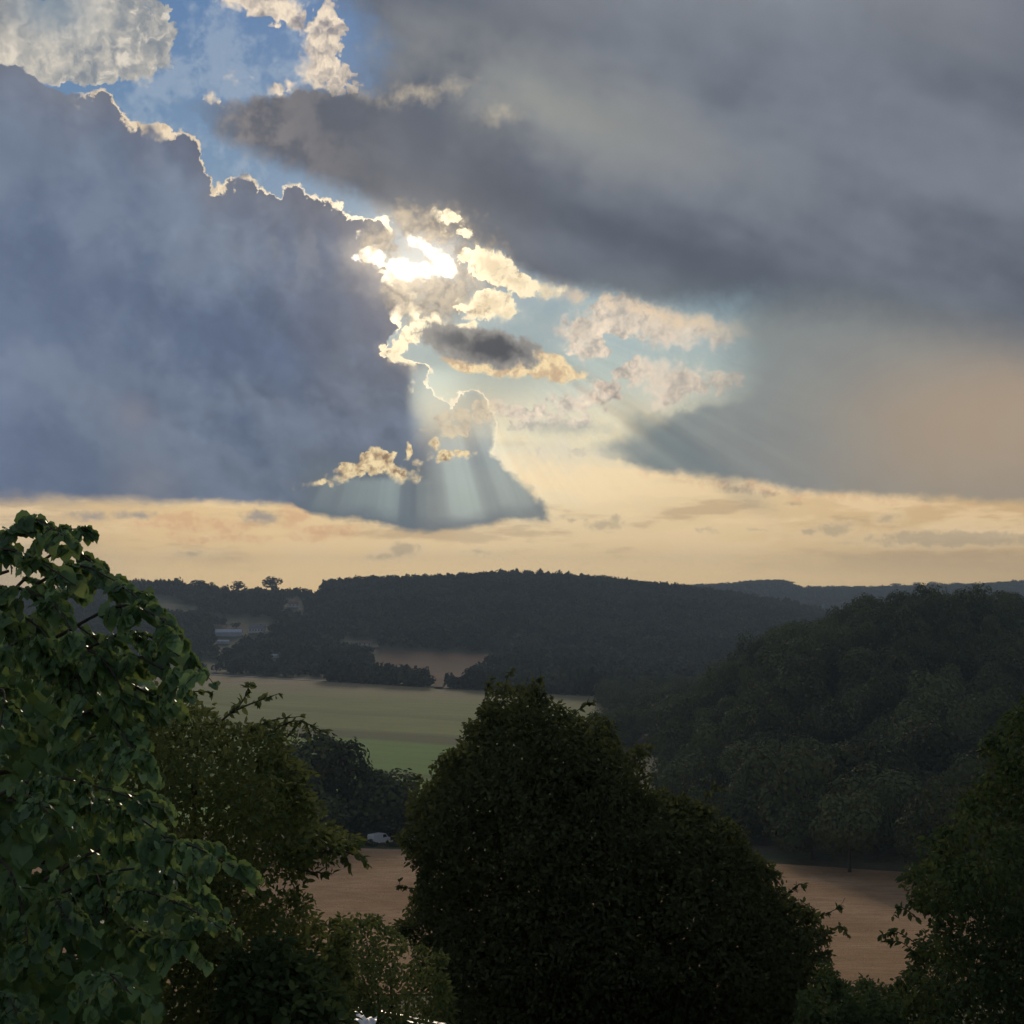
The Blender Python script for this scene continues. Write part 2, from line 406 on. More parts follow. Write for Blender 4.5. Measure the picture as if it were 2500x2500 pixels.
fb = mn(ss(edge, 0.0, ss(X0, 1.10, 1.30, 0.007, 0.045)), ss(base_d, -0.002, ss(X0, 0.2, 0.8, 0.045, 0.018)))
bc = mixc(ss(n_big + (n_mid - 0.5) * 0.30, 0.38, 0.64), (99, 113, 137), (120, 133, 153))
bc = mixc(ss(X0 + (n_mid - 0.5) * 0.45, 0.50, 1.02) * 0.75, bc, (106, 110, 121))
bc = mixc(ss(Y0 + (n_big - 0.5) * 0.3, 0.85, 1.1) * 0.6, bc, (94, 107, 129))
bc = mixc(ss(X0, 0.35, -0.15) * ss(Y0 + (n_big - 0.5) * 0.4, 0.4, 0.9) * 0.6, bc, (124, 138, 166))
bc = mixc(ss(top_d + (n_mid - 0.5) * 0.15, 0.15, -0.02) * 0.55, bc, (122, 120, 126))
# soft inner billows
ib = noi(DN, 3.6, 6, 0.60, seed=15.5, stretch=(1.5, 1.0, 0.4))
bc = mixc(ss(ib + (rel_a - 0.5) * 0.16, 0.49, 0.63) * 0.30, bc, (136, 146, 161))
bc = mixc(ss(ib + (rel_a - 0.5) * 0.16, 0.47, 0.37) * 0.28, bc, (84, 97, 124))
bil2 = noi(vec(X0 + (wax - 0.5) * 0.12, Y0 + (way - 0.5) * 0.12), 7.5, 5, 0.55, seed=51.0)
bil3 = noi(vec(X0 + (wax - 0.5) * 0.12 - ddx * sdi * 1.5, Y0 + (way - 0.5) * 0.12 - ddy * sdi * 1.5), 7.5, 3, 0.5, seed=51.0)
bc = mulc(bc, 1.0 + (bil2 - bil3) * ss(X0 + n_mid * 0.4, 0.4, 0.9, 0.25, 0.70))
bc = mixc(spot(0.80, 0.60, 6.0, 11.0) * ss(n_mid + rel * 0.12, 0.44, 0.58) * 0.30, bc, (146, 146, 152))
cone = ss(Y0, 1.05, 1.20) * ss(X0, 0.68, 0.80)
bc = mixc(cone * 0.85, bc, (108, 118, 124))
bc = mixc(spot(0.36, 1.19, 13.0, 15.0) * 0.28, bc, (146, 138, 138))
bc = mixc(spot(0.33, 1.01, 24.0, 24.0) * 0.25, bc, (150, 132, 130))
bc = addc(bc, (255, 214, 170), g_near * 0.10)
inn = ss(edge, 0.0, 0.05)
sky = mixc(fb * ss(X0 + (n_mid - 0.5) * 0.06, 0.99, 1.06, 1.0, ss(Y0 + (n_mid - 0.5) * 0.06, 0.99, 1.14, 0.30, 0.92)), sky, bc)
# silver lining along its upper and right-hand edge
rw = ss(n_mid + (rel_a - 0.5) * 0.6, 0.38, 0.66, 0.006, 0.044) * ss(X0, 1.0, 1.03, 1.0, 0.14) + ss(X0, 1.0, 1.03) * 0.004
rim = ss(X0, 1.27, 1.22) * ss(edge, -0.004, 0.003) * ss(edge + (n_fin - 0.5) * 0.012, rw, rw * 0.45) * ss(Y0, 1.16, 1.0) * ss(X0, 0.20, 0.26)
rb = (0.80 + g_mid * 0.7 + g_near * 1.2) * ss(rel, -0.9, 0.5, 0.72, 1.05)
rimc = mulc(mixc(g_far, (244, 218, 190), (255, 238, 204)), rb)
sky = mixc(rim * mx(ss(noi(DN, 9.0, 3, 0.5, seed=21.0), 0.28, 0.40), ss(X0, 1.0, 1.02)), sky, rimc)

# --- shafts of light below the gap
ray = curve(ANG, [(-0.42, 0.0), (-0.385, 0.20), (-0.34, 0.16), (-0.30, 0.30), (-0.25, 0.36), (-0.18, 0.40), (-0.12, 0.50), (-0.085, 0.45), (-0.060, 0.10), (-0.02, 0.06), (0.02, 0.14), (0.07, 0.22), (0.13, 0.52), (0.20, 0.90), (0.27, 0.75),
                  (0.32, 0.40), (0.38, 0.70), (0.46, 0.50), (0.55, 0.35), (0.8, 0.35), (0.92, 0.35), (0.955, 0.05), (0.985, 0.30), (1.01, 0.02), (1.06, 0.30), (1.2, 0.30), (1.6, 0.0)], smooth=True)
ray = ray + (noi1(ANG * 30.0) - 0.5) * 0.30 * ss(ANG, -0.4, -0.3) * ss(ANG, 1.5, 1.0)
ray_in = mx(ss(ANG, 0.02, 0.10) * ss(SD, 0.34, 0.46), ss(Y0 + (n_fin - 0.5) * 0.02, 1.160, 1.180)) * ss(SD, 0.95, 0.50) * mx(ss(base_d, 0.0, 0.06), ss(ANG, 0.10, 0.18) * ss(Y0, 1.40, 1.20) * 0.45)
ray_v = ss(ANG, -0.10, 0.0) * ss(X0 - SX, 0.17, 0.04) * ss(Y0, 0.885, 0.93) * ss(Y0, 1.12, 0.96) * ss(X0 + (n_mid - 0.5) * 0.05, 0.955, 1.03)
sky = addc(sky, (200, 212, 196), mx(ray * ray_in * 0.50, ray_v * 0.30))
# shade shaft through the lit air on the right
dk = ss(m_('ABSOLUTE', ANG - 0.975), 0.055, 0.0) * ss(X0, 1.46, 1.56) * ss(X0, 1.95, 1.75)
sky = mixc(dk * 0.35, sky, (108, 122, 128))

# --- small lit clouds over the cone
gd = ells(PL, [(0.80, 1.172, 0.065, 0.012, -10), (0.865, 1.150, 0.065, 0.028, -10), (0.925, 1.130, 0.055, 0.038), (0.975, 1.160, 0.050, 0.026), (1.00, 1.105, 0.011, 0.024), (1.01, 1.13, 0.018, 0.014),
               (1.065, 1.085, 0.018, 0.026, 20), (1.085, 1.108, 0.038, 0.020), (1.125, 1.105, 0.035, 0.012), (1.10, 1.050, 0.06, 0.020), (1.13, 1.020, 0.07, 0.020), (1.19, 1.00, 0.04, 0.024), (1.06, 1.028, 0.03, 0.012)], 0.01)
gd = gd + crumb * 0.6
gdc = mixc(ss(rel * 0.6 + (n_fin - 0.5) * 2.6 - ss(gd, 0.0, 0.03) * 0.3, -0.8, 0.3), (150, 122, 98), (255, 230, 180))
gdc = mixc(ss(Y0, 1.09, 1.05) * 0.6, gdc, (214, 200, 180))
sky = mixc(ss(gd, 0.0, soft * 0.5) * ss(Y0, 1.05, 1.09, 0.7, 1.0), sky, gdc)

# --- the clouds round the sun
ws = ells(PW, [(1.08, 0.72, 0.10, 0.065), (1.03, 0.76, 0.07, 0.05), (1.16, 0.69, 0.09, 0.035), (0.98, 0.70, 0.06, 0.06), (1.03, 0.555, 0.11, 0.05), (0.93, 0.60, 0.05, 0.05), (1.17, 0.655, 0.13, 0.05, 20), (1.13, 0.61, 0.09, 0.04)], 0.03) + crumb + (n_mid - 0.48) * 0.05
sky = mixc(ss(ws, -0.015, 0.04) * 0.92, sky, mixc(ss(rel + (n_fin - 0.5) * 1.2 + g_near * 0.9, -0.6, 1.0), (106, 103, 105), (186, 172, 152)))
li = ells(PW, [(1.16, 0.625, 0.07, 0.022, 10), (1.20, 0.645, 0.09, 0.045, 20), (1.26, 0.685, 0.08, 0.036, 20), (1.32, 0.700, 0.065, 0.024), (1.185, 0.742, 0.075, 0.044), (1.225, 0.76, 0.04, 0.03), (1.14, 0.793, 0.07, 0.018, -20), (1.08, 0.530, 0.035, 0.022), (1.12, 0.565, 0.03, 0.014),
               (0.965, 0.850, 0.030, 0.036, -40), (1.00, 0.815, 0.055, 0.024, -30), (1.055, 0.795, 0.045, 0.022), (1.01, 0.765, 0.018, 0.026, -30), (0.99, 0.878, 0.03, 0.014, 30)], 0.008)
li = li + crumb * 0.5 + (n_mid - 0.48) * 0.03
lic = mulc(mixc(ss(rel * 0.6 + (n_fin - 0.5) * 2.2 + (n_mid - 0.5) * 0.8 + 0.35, -0.65, 0.35), (156, 134, 112), (255, 238, 200)), 0.98 + g_near * 1.2)
sky = addc(sky, (255, 222, 170), ss(li, -0.03, 0.01) * 0.07)
lic = mixc(ss(li + (n_fin - 0.5) * 0.03, 0.010, 0.040) * 0.55, lic, (206, 180, 146))
sky = mixc(ss(li, 0.0, soft * 0.8), sky, lic)
# dark lens cloud with a lit underside
du = ells(PL, [(1.31, 0.888, 0.115, 0.036, 10), (1.15, 0.890, 0.08, 0.022, 10), (1.24, 0.90, 0.10, 0.024), (1.38, 0.912, 0.07, 0.014)], 0.02) + (n_fin - 0.46) * 0.026
sky = layer(sky, du, 0.010, mixc(ss(rel, -0.5, 0.4), (208, 180, 146), (252, 226, 178)))
dc = ells(PL, [(1.11, 0.828, 0.11, 0.038, 10), (1.195, 0.854, 0.135, 0.048, 10), (1.26, 0.862, 0.07, 0.024, 20)], 0.02) + (n_fin - 0.48) * 0.034 + (n_mid - 0.48) * 0.03
dcc = mixc(ss(dc, 0.0, 0.035), (160, 156, 150), mixc(ss(X0, 1.05, 1.17), (112, 114, 118), (82, 84, 90)))
sky = mixc(ss(dc, -0.002, 0.010), sky, dcc)

# --- where the disc shines through
sb = ells(PW, [(0.985, 0.655, 0.045, 0.024, 20), (1.03, 0.660, 0.055, 0.020, -10), (1.080, 0.640, 0.028, 0.032), (1.045, 0.607, 0.035, 0.012, 30), (1.01, 0.592, 0.014, 0.014), (0.916, 0.630, 0.018, 0.016), (0.873, 0.620, 0.010, 0.008), (0.998, 0.68, 0.02, 0.012)], 0.006)
sb = sb + (n_fin - 0.48) * 0.024
sky = addc(sky, (255, 232, 196), ex(SD * -11.0) * 0.38 + ss(sb, -0.06, 0.01) * 0.25)
sky = mixc(ss(sb, -0.004, 0.014), sky, mulc((255, 246, 226), 2.6))

fin = mulc(sky, 1.0 / NSTR)

# --- beyond the picture: the same broken cloud carried on all round
DG = mapping(D, scale=(1 / K, 1 / K, 1 / K))
NDIM = '3D'
g1 = noi(DG, 1.1, 5, 0.55, seed=31.0)
g2 = noi(DG, 3.5, 4, 0.55, seed=35.0)
gen = mixc(ss(g2 + (g1 - 0.5) * 0.6, 0.38, 0.64), (88, 97, 117), (128, 134, 146))
gen = mixc(ss(g1, 0.56, 0.66) * 0.6, gen, clear)
gen = mixc(ss(EL, math.radians(9), math.radians(3)) * 0.75, gen, mixc(ss(m_('ABSOLUTE', AZ), math.radians(35), math.radians(95)), (196, 172, 136), (122, 126, 138)))
gen = mixc(ss(EL, math.radians(-3), math.radians(-8)), gen, (60, 58, 50))
gfin = mulc(gen, 1.0 / NSTR)
away = mx(ss(m_('ABSOLUTE', AZ), math.radians(24), math.radians(36)), ss(EL, math.radians(26), math.radians(38)), ss(EL, math.radians(-4), math.radians(-8)))

bg = WT.nodes.new('ShaderNodeBackground')
bg.inputs['Strength'].default_value = NSTR
WT.links.new(fin.s, bg.inputs['Color'])
bg2 = WT.nodes.new('ShaderNodeBackground')
bg2.inputs['Strength'].default_value = NSTR
WT.links.new(gfin.s, bg2.inputs['Color'])
ms = WT.nodes.new('ShaderNodeMixShader')
WT.links.new(away.s, ms.inputs[0]); WT.links.new(bg.outputs[0], ms.inputs[1]); WT.links.new(bg2.outputs[0], ms.inputs[2])
wo = WT.nodes.new('ShaderNodeOutputWorld')
WT.links.new(ms.outputs[0], wo.inputs['Surface'])
# ------------------------------------------------------------------ helpers for the land
RNG = np.random.default_rng(7)
random.seed(7)

def obj(name, me, parent=None, mat=None):
    o = bpy.data.objects.new(name, me)
    COL.objects.link(o)
    if mat is not None and me is not None and not me.materials: me.materials.append(mat)
    if parent is not None: o.parent = parent
    return o
def tag(o, label=None, cat=None, group=None, kind=None):
    if label: o['label'] = label
    if cat: o['category'] = cat
    if group: o['group'] = group
    if kind: o['kind'] = kind
    return o
def mesh(name, v, f, mat=None, smooth=False):
    me = bpy.data.meshes.new(name)
    v = np.asarray(v, dtype=np.float32).reshape(-1, 3)
    if isinstance(f, np.ndarray) and f.ndim == 2:
        n, k = f.shape
        me.vertices.add(len(v)); me.vertices.foreach_set('co', v.ravel())
        me.loops.add(n * k); me.loops.foreach_set('vertex_index', f.astype(np.int32).ravel())
        me.polygons.add(n)
        me.polygons.foreach_set('loop_start', np.arange(0, n * k, k, dtype=np.int32))
        me.update(calc_edges=True)
    else:
        me.from_pydata([tuple(p) for p in v], [], [tuple(q) for q in f]); me.update()
    if smooth: me.polygons.foreach_set('use_smooth', [True] * len(me.polygons))
    if mat: me.materials.append(mat)
    return me
def at(px, py, y):
    """the point at distance y that the photograph shows at a pixel"""
    return np.array([(px - 1250) / FOC * y, y, (HZ - py) / FOC * y])
def smooth(a, b, x):
    t = np.clip((x - a) / (b - a), 0, 1); return t * t * (3 - 2 * t)

# ------------------------------------------------------------------ materials
class mat_tree:
    """switches the node helpers to a material's tree"""
    def __init__(self, name):
        self.m = bpy.data.materials.new(name); self.m.use_nodes = True
        t = self.m.node_tree
        for n in list(t.nodes): t.nodes.remove(n)
        self.t = t
    def __enter__(self): self.old = S.tree; S.tree = self.t; return self
    def __exit__(self, *a): S.tree = self.old
    def n(self, kind, **k):
        n = self.t.nodes.new(kind)
        for a, b in k.items(): setattr(n, a, b)
        return n
def texco(t, which='Object'):
    return V(t.n('ShaderNodeTexCoord').outputs[which])
def scol(c):
    """plain linear colour"""
    return c
def mixl(f, a, b):
    n = S.tree.nodes.new('ShaderNodeMix'); n.data_type = 'RGBA'
    put(n.inputs[0], f)
    for k, v in ((6, a), (7, b)):
        if isinstance(v, V): S.tree.links.new(v.s, n.inputs[k])
        else: n.inputs[k].default_value = tuple(v) + (1,)
    return V(n.outputs[2])
def surf(t, color, rough=0.9, spec=0.2, bump=None, bstr=0.5, bdist=0.1):
    p = t.n('ShaderNodeBsdfPrincipled')
    if isinstance(color, V): t.t.links.new(color.s, p.inputs['Base Color'])
    else: p.inputs['Base Color'].default_value = tuple(color) + (1,)
    p.inputs['Roughness'].default_value = rough
    p.inputs['Specular IOR Level'].default_value = spec
    if bump is not None:
        b = t.n('ShaderNodeBump'); b.inputs['Strength'].default_value = bstr; b.inputs['Distance'].default_value = bdist
        t.t.links.new(bump.s, b.inputs['Height']); t.t.links.new(b.outputs[0], p.inputs['Normal'])
    o = t.n('ShaderNodeOutputMaterial'); t.t.links.new(p.outputs[0], o.inputs[0])
    return p
NDIM = '3D'
def leaf_mat(name, c1, c2, c3, trans=0.35, rough=0.45, spec=0.35, spread=1.0, patch=False):
    """leaf: two-tone, every leaf a little different, some light passes through"""
    with mat_tree(name) as t:
        g = t.n('ShaderNodeNewGeometry'); oi = t.n('ShaderNodeObjectInfo')
        r = S(g.outputs['Random Per Island']); r2 = S(oi.outputs['Random'])
        rr = m_('FRACT', r * spread + r2 * (1.0 if spread < 1 else 0.731))
        c = mixl(ss(rr, 0.1, 0.9), c1, c2)
        c = mixl(ss(m_('FRACT', rr * 7.31), 0.86, 1.0), c, c3)
        if patch:
            co = texco(t); pn = noi(co, 0.012, 5, 0.6, seed=3.0)
            c = mixl(ss(pn, 0.42, 0.60) * 0.75, c, tuple(x * 0.45 for x in c1)); c = mixl(ss(noi(co, 0.03, 4, 0.6, seed=8.0), 0.56, 0.68) * 0.6, c, c3)
        p = t.n('ShaderNodeBsdfPrincipled'); t.t.links.new(c.s, p.inputs['Base Color'])
        p.inputs['Roughness'].default_value = rough; p.inputs['Specular IOR Level'].default_value = spec
        tr = t.n('ShaderNodeBsdfTranslucent')
        tcol = mixl(0.5, c, tuple(min(1, x * 1.6) for x in c3))
        t.t.links.new(tcol.s, tr.inputs['Color'])
        mxs = t.n('ShaderNodeMixShader'); mxs.inputs[0].default_value = trans
        t.t.links.new(p.outputs[0], mxs.inputs[1]); t.t.links.new(tr.outputs[0], mxs.inputs[2])
        o = t.n('ShaderNodeOutputMaterial'); t.t.links.new(mxs.outputs[0], o.inputs[0])
    return t.m
M = {}
M['lime_leaf'] = leaf_mat('lime_leaf', (0.062, 0.130, 0.048), (0.165, 0.285, 0.095), (0.24, 0.31, 0.08), 0.26, 0.42, 0.40)
M['thorn_leaf'] = leaf_mat('thorn_leaf', (0.072, 0.104, 0.034), (0.112, 0.150, 0.050), (0.16, 0.175, 0.058), 0.30, 0.75, 0.06, 0.6)
M['oak_leaf'] = leaf_mat('oak_leaf', (0.056, 0.072, 0.031), (0.080, 0.098, 0.040), (0.12, 0.14, 0.048), 0.28, 0.85, 0.03, 0.5)
M['ash_leaf'] = leaf_mat('ash_leaf', (0.046, 0.076, 0.030), (0.070, 0.104, 0.040), (0.100, 0.130, 0.046), 0.22, 0.8, 0.05)
M['wood_leaf'] = leaf_mat('wood_leaf', (0.036, 0.052, 0.024), (0.110, 0.138, 0.056), (0.135, 0.140, 0.054), 0.10, 0.8, 0.05, 0.14)
M['far_leaf'] = leaf_mat('far_leaf', (0.054, 0.066, 0.036), (0.086, 0.096, 0.050), (0.13, 0.125, 0.062), 0.0, 0.9, 0.03, 0.5, True)
M['young_leaf'] = leaf_mat('young_leaf', (0.22, 0.30, 0.03), (0.30, 0.36, 0.04), (0.36, 0.40, 0.05), 0.5, 0.4, 0.4)
with mat_tree('bark') as t:
    co = texco(t)
    n = noi(co, 6.0, 5, 0.6, stretch=(1, 1))
    surf(t, mixl(n, (0.05, 0.04, 0.032), (0.12, 0.10, 0.08)), 0.95, 0.1, n, 0.8, 0.02)
M['bark'] = t.m
with mat_tree('meadow_ground') as t:
    co = texco(t)
    a = noi(co, 0.02, 6, 0.6, seed=1.0); b = noi(co, 0.6, 5, 0.65, seed=4.0)
    c = mixl(ss(a, 0.4, 0.62), (0.085, 0.095, 0.045), (0.13, 0.115, 0.065))
    c = mixl(ss(b, 0.35, 0.7), c, (0.06, 0.065, 0.032))
    surf(t, c, 0.95, 0.1, b, 0.6, 0.4)
M['ground'] = t.m
with mat_tree('green_crop') as t:
    co = texco(t)
    xx, yy, zz = xyz(co)
    fine = noi(co, 0.35, 5, 0.65, seed=2.0); big = noi(co, 0.012, 4, 0.55, seed=6.0)
    rows = noi(co, 0.5, 3, 0.5, seed=3.0, stretch=(14.0, 1.0, -0.25))
    # nearer strip of greener crop, dry grass above it
    strip = yy + xx * 0.62 + (big - 0.5) * 60.0
    band = yy + xx * 0.70 + (big - 0.5) * 24.0 + (fine - 0.5) * 8.0
    c = mixl(ss(band, 560.0, 575.0), (0.130, 0.270, 0.048), (0.225, 0.260, 0.082))
    c = mixl(ss(strip, 760.0, 930.0), c, (0.34, 0.26, 0.15))
    c = mixl(ss(big, 0.40, 0.62) * 0.35, c, (0.15, 0.165, 0.065))
    c = mixl(ss(band, 548.0, 562.0) * ss(band, 606.0, 584.0) * 0.85, c, (0.085, 0.095, 0.042))
    c = mixl(ss(m_('ABSOLUTE', band - 440.0), 10.0, 2.0) * 0.6, c, (0.10, 0.12, 0.045))
    c = mixl(ss(m_('ABSOLUTE', band - 690.0), 16.0, 4.0) * 0.45, c, (0.13, 0.15, 0.055))
    c = mixl(ss(m_('ABSOLUTE', m_('FRACT', band / 21.0) - 0.5), 0.09, 0.03) * 0.30, c, (0.11, 0.12, 0.05))
    c = mixl(ss(rows, 0.38, 0.66) * 0.22, c, (0.10, 0.105, 0.05))
    c = mixl(ss(fine, 0.45, 0.72) * 0.28, c, (0.24, 0.22, 0.12))
    surf(t, c, 0.95, 0.05, fine, 0.5, 0.3)
M['green_field'] = t.m
with mat_tree('ploughed_soil') as t:
    co = texco(t)
    fur = noi(co, 0.55, 6, 0.72, seed=2.0, stretch=(2.2, 1.0, -0.05))
    clod = noi(co, 2.6, 5, 0.7, seed=5.0); big = noi(co, 0.05, 4, 0.5, seed=9.0)
    c = mixl(ss(big, 0.38, 0.64), (0.43, 0.265, 0.135), (0.55, 0.355, 0.200))
    c = mixl(ss(fur, 0.40, 0.64) * 0.55, c, (0.29, 0.175, 0.095))
    c = mixl(ss(clod, 0.52, 0.72) * 0.6, c, (0.56, 0.40, 0.26))
    surf(t, c, 1.0, 0.05, clod, 1.0, 0.35)
M['soil'] = t.m
with mat_tree('far_soil') as t:
    co = texco(t)
    big = noi(co, 0.02, 5, 0.6, seed=9.0)
    surf(t, mixl(ss(big, 0.35, 0.65), (0.17, 0.095, 0.058), (0.13, 0.085, 0.052)), 1.0, 0.05)
M['far_soil'] = t.m
with mat_tree('hill_meadow') as t:
    co = texco(t)
    big = noi(co, 0.03, 5, 0.6, seed=3.0)
    surf(t, mixl(ss(big, 0.35, 0.65), (0.10, 0.115, 0.060), (0.16, 0.150, 0.090)), 1.0, 0.05)
M['hill_meadow'] = t.m
with mat_tree('pale_gravel') as t:
    co = texco(t)
    a = noi(co, 1.2, 4, 0.6)
    surf(t, mixl(a, (0.30, 0.29, 0.25), (0.42, 0.40, 0.35)), 0.95, 0.1)
M['road'] = t.m
def plain(name, c1, c2, rough=0.7, spec=0.3, scale=1.0):
    with mat_tree(name) as t:
        a = noi(texco(t), scale, 5, 0.6)
        surf(t, mixl(ss(a, 0.3, 0.7), c1, c2), rough, spec, a, 0.15, 0.02)
    M[name] = t.m
plain('white_render', (0.52, 0.51, 0.48), (0.62, 0.61, 0.58), 0.9, 0.1, 0.5)
plain('pale_sheet_roof', (0.40, 0.43, 0.47), (0.50, 0.53, 0.56), 0.5, 0.4, 0.4)
plain('tile_roof', (0.16, 0.085, 0.06), (0.24, 0.13, 0.09), 0.85, 0.2, 0.8)
plain('slate_roof', (0.12, 0.125, 0.14), (0.18, 0.185, 0.20), 0.6, 0.4, 0.8)
plain('white_paint', (0.72, 0.72, 0.70), (0.80, 0.80, 0.78), 0.35, 0.5, 0.3)
plain('dark_glass', (0.02, 0.022, 0.025), (0.03, 0.032, 0.035), 0.1, 0.6, 0.3)
plain('tyre_rubber', (0.018, 0.018, 0.018), (0.03, 0.03, 0.03), 0.9, 0.2, 4.0)
plain('felt_roof', (0.035, 0.036, 0.034), (0.06, 0.06, 0.055), 0.9, 0.2, 3.0)
plain('zinc', (0.42, 0.42, 0.38), (0.55, 0.54, 0.48), 0.35, 0.5, 3.0)
plain('weathered_board', (0.10, 0.085, 0.065), (0.17, 0.14, 0.11), 0.85, 0.2, 3.0)

# ------------------------------------------------------------------ terrain
PROF_Y = np.array([-200, 0, 20, 40, 100, 175, 200, 250, 300, 400, 700, 1100, 1250, 30000])
PROF_Z = np.array([2, -3.6, -8.6, -14, -30, -42.8, -45.2, -48.0, -54, -62, -67.5, -71, -71, -71], dtype=float)
def pz(y): return np.interp(y, PROF_Y, PROF_Z)
# skyline of the wooded ridge opposite, of the ridge behind it and of the wooded spur on the right: pixel column, row
RA = np.array([[-900, 1440], [0, 1444], [300, 1434], [420, 1431], [560, 1444], [660, 1440], [740, 1446], [770, 1450], [800, 1440], [840, 1431], [900, 1426], [1000, 1422], [1100, 1420], [1200, 1414], [1300, 1416], [1400, 1420], [1500, 1427],
               [1600, 1437], [1700, 1450], [1800, 1466], [1950, 1492], [2050, 1512], [2300, 1560], [2600, 1600], [3500, 1620]], dtype=float)
RC = np.array([[-900, 1500], [1300, 1450], [1500, 1440], [1700, 1436], [1760, 1434], [1850, 1426], [1910, 1425], [1950, 1440], [2050, 1441], [2200, 1440], [2300, 1436], [2400, 1434], [2500, 1425], [2700, 1420], [3600, 1430]], dtype=float)
RS = np.array([[1480, 1830], [1600, 1815], [1640, 1805], [1700, 1775], [1800, 1695], [1900, 1640], [2000, 1602], [2100, 1575], [2200, 1558], [2300, 1548], [2400, 1540], [2450, 1556], [2500, 1582], [2700, 1640], [3200, 1720]], dtype=float)
YA, YC, YS = 2000.0, 3500.0, 540.0
def height(x, y):
    x = np.asarray(x, float); y = np.asarray(y, float)
    px = 1250 + FOC * x / np.maximum(y, 30.0)
    b = pz(y)
    # wooded spur
    cs = (HZ - np.interp(px, RS[:, 0], RS[:, 1])) / FOC * YS
    w = smooth(225, YS, y) ** 1.0 * (1 - smooth(YS, 900, y)) * smooth(1500, 1640, px)
    h = b + (np.maximum(cs, b) - b) * w
    # the ridge opposite
    ca = (HZ - np.interp(px, RA[:, 0], RA[:, 1])) / FOC * YA
    wa_ = smooth(1130, YA, y) * (1 - 0.75 * smooth(YA, 2700, y))
    h = h + (ca - h) * wa_
    cc = (HZ - np.interp(px, RC[:, 0], RC[:, 1])) / FOC * YC
    wc_ = smooth(2500, YC, y) * (1 - 0.8 * smooth(YC, 6000, y))
    h = h + (cc - h) * wc_
    return h
def ground_hit(px, py, y0=60.0, y1=5000.0):
    """where the line of sight through a pixel meets the land"""
    u = (px - 1250) / FOC; v = (HZ - py) / FOC
    ys = np.geomspace(y0, y1, 3000)
    d = v * ys - height(u * ys, ys)
    k = np.argmax(d < 0)
    if d[k] >= 0: k = len(ys) - 1
    y = ys[k]
    return np.array([u * y, y, float(height(u * y, y))])

ys = np.concatenate([np.linspace(-60, 60, 25), np.geomspace(64, 3600, 260), np.linspace(3640, 3840, 5)])
us = np.linspace(-1.0, 1.0, 241)
us = np.sign(us) * np.abs(us) ** 1.25
gy, gu = np.meshgrid(ys, us, indexing='ij')
gx = gu * (np.abs(gy) + 60)
gz = height(gx, gy)
v = np.stack([gx, gy, gz], -1).reshape(-1, 3)
R_, C_ = gy.shape
ii = (np.arange(R_ - 1)[:, None] * C_ + np.arange(C_ - 1)[None, :]).ravel()
f = np.stack([ii, ii + 1, ii + C_ + 1, ii + C_], -1)
ground = tag(obj('ground', mesh('ground', v, f, M['ground'], True)), kind='structure')

def sheet(name, corners, mat, lift, nu=40, nv=40):
    """a field lying on the land: four plan corners (x, y), wavy edges"""
    c = [np.array(q, float) for q in corners]
    a = np.linspace(0, 1, nu); b = np.linspace(0, 1, nv)
    A, B = np.meshgrid(a, b, indexing='ij')
    P = ((1 - A) * (1 - B))[..., None] * c[0] + (A * (1 - B))[..., None] * c[1] + (A * B)[..., None] * c[2] + ((1 - A) * B)[..., None] * c[3]
    e = np.sin(P[..., 0] * 0.05) * 1.2 + np.sin(P[..., 1] * 0.037 + 1) * 1.0
    P[..., 0] += e; P[..., 1] += e * 0.6
    z = height(P[..., 0], P[..., 1]) + lift
    v = np.concatenate([P, z[..., None]], -1).reshape(-1, 3)
    ii = (np.arange(nu - 1)[:, None] * nv + np.arange(nv - 1)[None, :]).ravel()
    f = np.stack([ii, ii + nv, ii + nv + 1, ii + 1], -1)
    return tag(obj(name, mesh(name, v, f, mat, True)), kind='structure')

sheet('green_field', [(-260, 305), (18, 330), (52, 872), (-420, 1262)], M['green_field'], 0.25, 60, 60)
sheet('ploughed_field', [(-120, 108), (120, 108), (95, 216), (-120, 311)], M['soil'], 0.12, 80, 60)
sheet('valley_road', [(-420, 1268), (52, 877), (54, 881), (-420, 1274)], M['road'], 0.35, 60, 3)
def hill_patch(name, pix, mat, lift=1.2):
    c = [ground_hit(*q)[:2] for q in pix]
    return sheet(name, c, mat, lift, 24, 24)
hill_patch('reddish_field', [(895, 1655), (1120, 1665), (1215, 1602), (935, 1590)], M['far_soil'])
hill_patch('field_track', [(1066, 1682), (1088, 1683), (1094, 1645), (1060, 1645)], M['far_soil'], 1.6)
hill_patch('hill_meadow', [(800, 1588), (930, 1584), (900, 1566), (830, 1570)], M['hill_meadow'])
hill_patch('hill_meadow', [(340, 1490), (470, 1500), (480, 1484), (350, 1474)], M['hill_meadow'])
# ------------------------------------------------------------------ leaves
def norm(a): return a / np.maximum(np.linalg.norm(a, axis=-1, keepdims=True), 1e-9)
